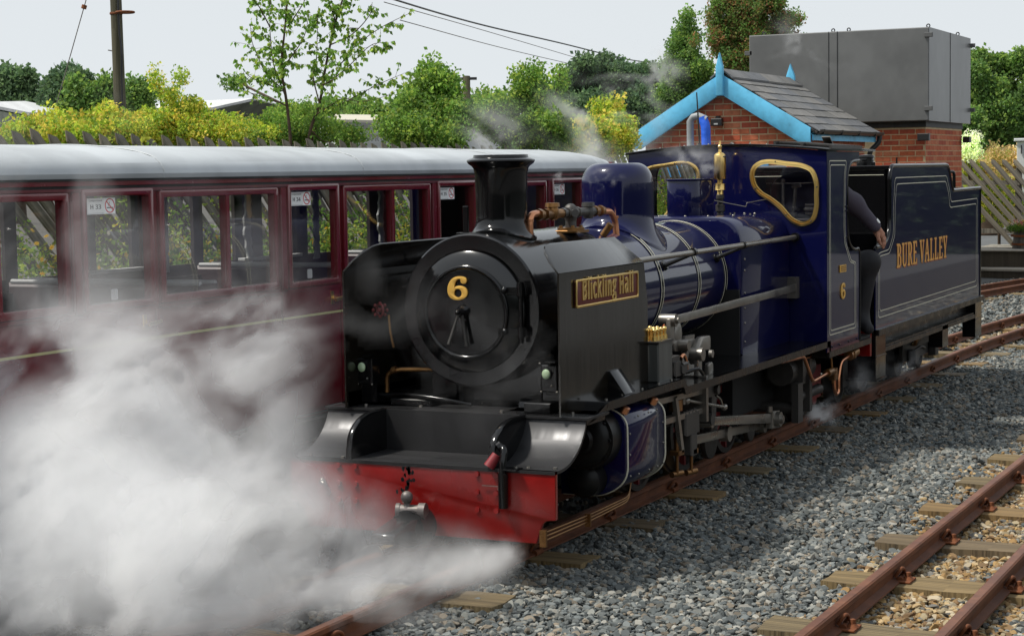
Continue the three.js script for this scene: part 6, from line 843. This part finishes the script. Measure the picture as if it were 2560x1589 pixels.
  const paint = (g, f) => { const p = g.attributes.position, c = new Float32Array(p.count * 3); for (let i = 0; i < p.count; i++) { const k = f(p.getX(i), p.getY(i), -p.getZ(i)); c[i * 3] = k[0]; c[i * 3 + 1] = k[1]; c[i * 3 + 2] = k[2]; } g.setAttribute('color', new THREE.BufferAttribute(c, 3)); g.deleteAttribute('uv'); return g; };
  const g = mergeGeometries([paint(body, (x, y) => (y < 1.04 ? trousers : cloth)), paint(hand, (x, y, z) => { const n = 0.85 + 0.3 * fbm(x * 60, y * 60, z * 60, 2); return skin.map((v) => v * n); }), paint(head, () => skin)]);
  g.translate(-o.x, -o.y, -o.z); const bm = mat('clothes and skin', [1, 1, 1], { roughness: 0.75, vertexColors: true, sheen: 0.3, sheenRoughness: 0.6 }); const b = new THREE.Mesh(g, bm); b.name = 'body'; b.castShadow = b.receiveShadow = true; t.add(b);
  const cap = new THREE.SphereGeometry(0.098, 24, 14, 0, 6.2832, 0, 1.65); cap.rotateX(0.1); cap.translate(hc0.x, hc0.y + 0.012, hc0.z - 0.004); part(t, 'hair', fin(cap), mat('grey hair', [0.06, 0.055, 0.05], { roughness: 0.8 }));
  for (const s of [-1, 1]) part(t, 'eye', ball(hc0.clone().add(V(0.078, 0.012, -0.038 + s * 0.03)), 0.009, 10), M.black); part(t, 'mouth', bar(hc0.clone().add(V(0.083, -0.068, -0.06)), hc0.clone().add(V(0.088, -0.066, -0.02)), 0.008, 0.006), mat('lips', [0.3, 0.1, 0.08], { roughness: 0.6 }));
  const wd = wrR.clone().sub(elR).normalize(), wp = wrR.clone().addScaledVector(wd, -0.012); const w = part(t, 'watch', [(() => { const q = new THREE.TorusGeometry(0.0315, 0.006, 8, 28); q.applyQuaternion(new THREE.Quaternion().setFromUnitVectors(new THREE.Vector3(0, 0, 1), wd)); q.translate(wp.x, wp.y, wp.z); return fin(q); })()], M.bronze); const up = V(0.45, 0.7, -0.2).addScaledVector(wd, -V(0.45, 0.7, -0.2).dot(wd)).normalize(); part(w, 'watch_face', cyl(wp.clone().addScaledVector(up, 0.03), wp.clone().addScaledVector(up, 0.041), 0.019, 0.018, 20), mat('watch white', [0.75, 0.75, 0.72], { roughness: 0.3 }));
}
// ---------- steam: clouds of tiny white droplets ----------
M.steam = mat('steam', [0.93, 0.935, 0.945], { roughness: 1, transmission: 0.55, thickness: 0, specularIntensity: 0, transparent: true, vertexColors: true });
// a cloud is a stack of wavy translucent layers through its depth, each as dense as the steam is there
function steam(name, label, puffs, o) { // puffs: [x, y, distance, radius m, optical depth through the middle]
  const P = puffs.map(([x, y, d, r, tau]) => { const c = at(x, y, d), k = c.clone().sub(camera.position); return { s: k.dot(RIGHT), y: c.y, a: k.dot(AWAY), g: r * 0.62, t: tau / (2.5066 * r * 0.62) }; });
  const R = (f, k) => P.reduce((m, p) => (k > 0 ? Math.max(m, p[f] + p.g * 2.4) : Math.min(m, p[f] - p.g * 2.4)), k > 0 ? -1e9 : 1e9);
  const s0 = R('s', -1), s1 = R('s', 1), y0 = Math.max(R('y', -1), o.floor ?? -1e9), y1 = R('y', 1), a0 = o.a0 ?? R('a', -1), a1 = o.a1 ?? R('a', 1), n = o.n, D = (a1 - a0) / n, nx = Math.ceil((s1 - s0) / o.cell), ny = Math.ceil((y1 - y0) / o.cell), pos = [], c4 = [], idx = [], q = new THREE.Vector3();
  for (let l = 0; l < n; l++) {
    const id = new Int32Array((nx + 1) * (ny + 1)).fill(-1), al = new Float32Array(id.length), pp = [];
    for (let j = 0; j <= ny; j++) for (let i = 0; i <= nx; i++) {
      const S = lerp(s0, s1, i / nx), Y = lerp(y0, y1, j / ny), A = a0 + (l + 0.5) * D + (Y - (o.yc ?? P[0].y)) * (o.tilt ?? 0.7) + (fbm(S * 2.1 / o.wave + 3, Y * 2.1 / o.wave, l * 0.35, 2) - 0.5) * o.wave * 0.55; let den = 0;
      for (const p of P) { const ds = S - p.s, dy = Y - p.y, da = A - p.a, e = (ds * ds + dy * dy * (o.flat ?? 1) + da * da) / (2 * p.g * p.g); if (e < 6) den += p.t * (Math.exp(-e) - 0.0025); }
      let alpha = 0; if (den > 0.001) {
        const f = o.freq, w1 = fbm(S * f * 0.55, Y * f * 0.55, A * f * 0.55 + 5, 2) - 0.5, w2 = fbm(S * f * 0.55 + 31, Y * f * 0.55, A * f * 0.55 + 9, 2) - 0.5, w = fbm(S * f * (o.sx ?? 1) + w1 * 2.6, Y * f + w2 * 2.6 - S * f * (o.slant ?? 0), A * f * 0.7 + 40, 5), v = clamp((w - o.lo) / (o.hi - o.lo), 0, 1), m = lerp(v * v * (3 - 2 * v), 1, clamp((den - o.full) / o.full, 0, 1) * 0.5) * o.gain;
        alpha = 1 - Math.exp(-den * D * m); if (y0 < 0.1) alpha *= clamp((Y + 0.03) / 0.1, 0, 1);
      }
      al[j * (nx + 1) + i] = alpha; pp.push([S, Y, A]);
    }
    const vert = (k) => { if (id[k] < 0) { id[k] = pos.length / 3; const [S, Y, A] = pp[k]; q.copy(camera.position).addScaledVector(RIGHT, S).addScaledVector(AWAY, A); pos.push(q.x, Y, q.z); c4.push(1, 1, 1, al[k]); } return id[k]; };
    for (let j = 0; j < ny; j++) for (let i = 0; i < nx; i++) { const k = j * (nx + 1) + i, m = k + nx + 1; if (Math.max(al[k], al[k + 1], al[m], al[m + 1]) < 0.006) continue; idx.push(vert(k), vert(k + 1), vert(m + 1), vert(k), vert(m + 1), vert(m)); }
  }
  const g = new THREE.BufferGeometry(); g.setAttribute('position', new THREE.BufferAttribute(new Float32Array(pos), 3)); g.setAttribute('color', new THREE.BufferAttribute(new Float32Array(c4), 4)); g.setIndex(idx); g.computeVertexNormals(); { const nn = g.attributes.normal, mean = AWAY.clone().negate().add(YV.clone().multiplyScalar(o.tilt ?? 0.7)).normalize(); for (let i = 0; i < nn.count; i++) { q.fromBufferAttribute(nn, i); if (q.dot(mean) < 0) q.negate(); q.multiplyScalar(0.25).addScaledVector(mean, 0.75).normalize(); nn.setXYZ(i, q.x, q.y, q.z); } }
  const m = new THREE.Mesh(g, M.steam); m.name = numbered(name); m.castShadow = m.receiveShadow = true; scene.add(m); tag(m, label, null, null, 'stuff');
}
steam('steam_cloud', 'thick white steam billowing along the ground before the buffer beam at lower left', [
  [1296, 1372, 7.0, 0.035, 1.2, 0.6], [1262, 1385, 6.95, 0.05, 1.1, 0.5], [1215, 1405, 6.9, 0.075, 1.1, 0.4], [1150, 1430, 6.8, 0.11, 1.1, 0.3], [1060, 1455, 6.75, 0.16, 0.8], [940, 1480, 6.65, 0.2, 0.95], [820, 1510, 6.55, 0.22, 1.2], [1120, 1530, 6.5, 0.15, 0.5], [960, 1570, 6.4, 0.22, 0.9],
  [660, 1500, 6.45, 0.3, 1.4], [460, 1470, 6.35, 0.36, 2.0], [250, 1430, 6.3, 0.4, 2.6, 0.6], [70, 1380, 6.3, 0.42, 2.6, 0.6], [520, 1290, 6.5, 0.3, 1.0], [310, 1230, 6.5, 0.36, 1.6], [100, 1190, 6.5, 0.36, 2.4], [10, 1090, 6.6, 0.3, 1.7],
  [720, 1330, 6.75, 0.22, 0.6], [790, 1240, 6.9, 0.13, 0.6], [850, 1320, 6.85, 0.13, 0.55], [930, 1270, 6.95, 0.1, 0.16], [640, 1160, 6.85, 0.2, 0.5], [440, 1080, 6.85, 0.28, 0.8], [200, 1030, 6.85, 0.3, 0.8], [530, 980, 6.85, 0.2, 0.6], [360, 950, 6.85, 0.22, 0.7], [120, 960, 6.85, 0.25, 0.45],
  [610, 890, 6.85, 0.17, 0.7], [700, 830, 6.85, 0.14, 0.55], [570, 800, 6.85, 0.14, 0.4], [470, 850, 6.85, 0.18, 0.45], [690, 1030, 6.9, 0.14, 0.45], [750, 910, 6.95, 0.1, 0.25], [250, 870, 6.9, 0.25, 0.3],

  [120, 760, 6.9, 0.4, 0.26], [330, 720, 6.9, 0.3, 0.18], [120, 560, 6.95, 0.4, 0.17], [400, 560, 6.95, 0.34, 0.1], [620, 640, 6.95, 0.2, 0.11], [660, 740, 6.9, 0.14, 0.18], [180, 450, 7.0, 0.3, 0.12], [520, 470, 7.0, 0.3, 0.07], [760, 760, 7.0, 0.16, 0.12],
  [950, 650, 7.3, 0.14, 0.05], [940, 740, 7.25, 0.14, 0.05], [1040, 800, 7.3, 0.14, 0.04], [1250, 950, 7.1, 0.16, 0.09], [1150, 1000, 7.0, 0.16, 0.06], [1330, 880, 7.1, 0.12, 0.06], [900, 850, 7.2, 0.13, 0.05],
], { n: 15, a0: 5.55, a1: 7.5, yc: 0.45, cell: 0.0135, wave: 0.16, freq: 3.4, lo: 0.40, hi: 0.68, gain: 1.45, full: 3.5, floor: -0.02 });
steam('steam_puff', 'small steam wisp curling off the front of the blue dome', [[1500, 440, 8.85, 0.05, 0.09], [1540, 455, 8.85, 0.035, 0.08], [1490, 470, 8.85, 0.03, 0.06], [1400, 425, 8.6, 0.035, 0.22], [1395, 400, 8.6, 0.03, 0.12]], { n: 3, cell: 0.006, wave: 0.03, freq: 22, lo: 0.42, hi: 0.65, gain: 2, full: 50 });
steam('steam_puff', 'small steam wisp in front of the cab roof above the turret', [[1740, 400, 10.3, 0.10, 0.34], [1690, 385, 10.3, 0.08, 0.26], [1770, 425, 10.3, 0.05, 0.26], [1780, 470, 10.3, 0.04, 0.14]], { n: 3, cell: 0.01, wave: 0.04, freq: 10, lo: 0.4, hi: 0.64, gain: 1.8, full: 50, flat: 1.6 });
steam('steam_puff', 'small pale steam puff below the cab beside the wheels', [[2050, 1000, 10.5, 0.085, 0.8, 0.3], [2035, 960, 10.5, 0.05, 0.35, 0.2], [2060, 1040, 10.5, 0.07, 0.5, 0.2], [2150, 960, 10.7, 0.1, 0.1], [2260, 890, 11.5, 0.12, 0.12]], { n: 3, cell: 0.014, wave: 0.05, freq: 7, lo: 0.33, hi: 0.62, gain: 1.4, full: 50 });
steam('smoke', 'thin bluish smoke drifting past the trees left of the pump house', [[1450, 230, 15.5, 0.30, 0.28], [1540, 250, 15.5, 0.30, 0.30], [1480, 320, 15.2, 0.28, 0.32], [1590, 200, 15.6, 0.22, 0.26], [1640, 160, 15.8, 0.2, 0.22], [1420, 340, 15, 0.22, 0.3], [1350, 360, 14.5, 0.22, 0.3], [1230, 350, 14, 0.22, 0.26], [1560, 320, 15.4, 0.25, 0.22], [1300, 320, 14.5, 0.2, 0.16], [1480, 400, 13, 0.16, 0.16]], { n: 4, a0: 13, a1: 16.2, cell: 0.022, wave: 0.2, freq: 3.2, lo: 0.4, hi: 0.66, gain: 1.8, full: 50, slant: -0.5, sx: 0.7 });
steam('smoke', 'faint smoke drifting across the water tank and the pump house roof', [[2060, 120, 22, 0.34, 0.34], [1990, 130, 22, 0.26, 0.22], [2110, 120, 22, 0.14, 0.3], [2000, 190, 22, 0.3, 0.2], [2280, 230, 24, 0.3, 0.18], [2250, 290, 24, 0.26, 0.2], [2350, 260, 24, 0.3, 0.14], [1930, 310, 20.5, 0.25, 0.08], [1850, 260, 20.5, 0.2, 0.06], [1800, 190, 21, 0.3, 0.08]], { n: 3, a0: 20, a1: 24, cell: 0.03, wave: 0.2, freq: 2.6, lo: 0.42, hi: 0.66, gain: 1.8, full: 50, sx: 0.6 });
renderer.render(scene, camera);
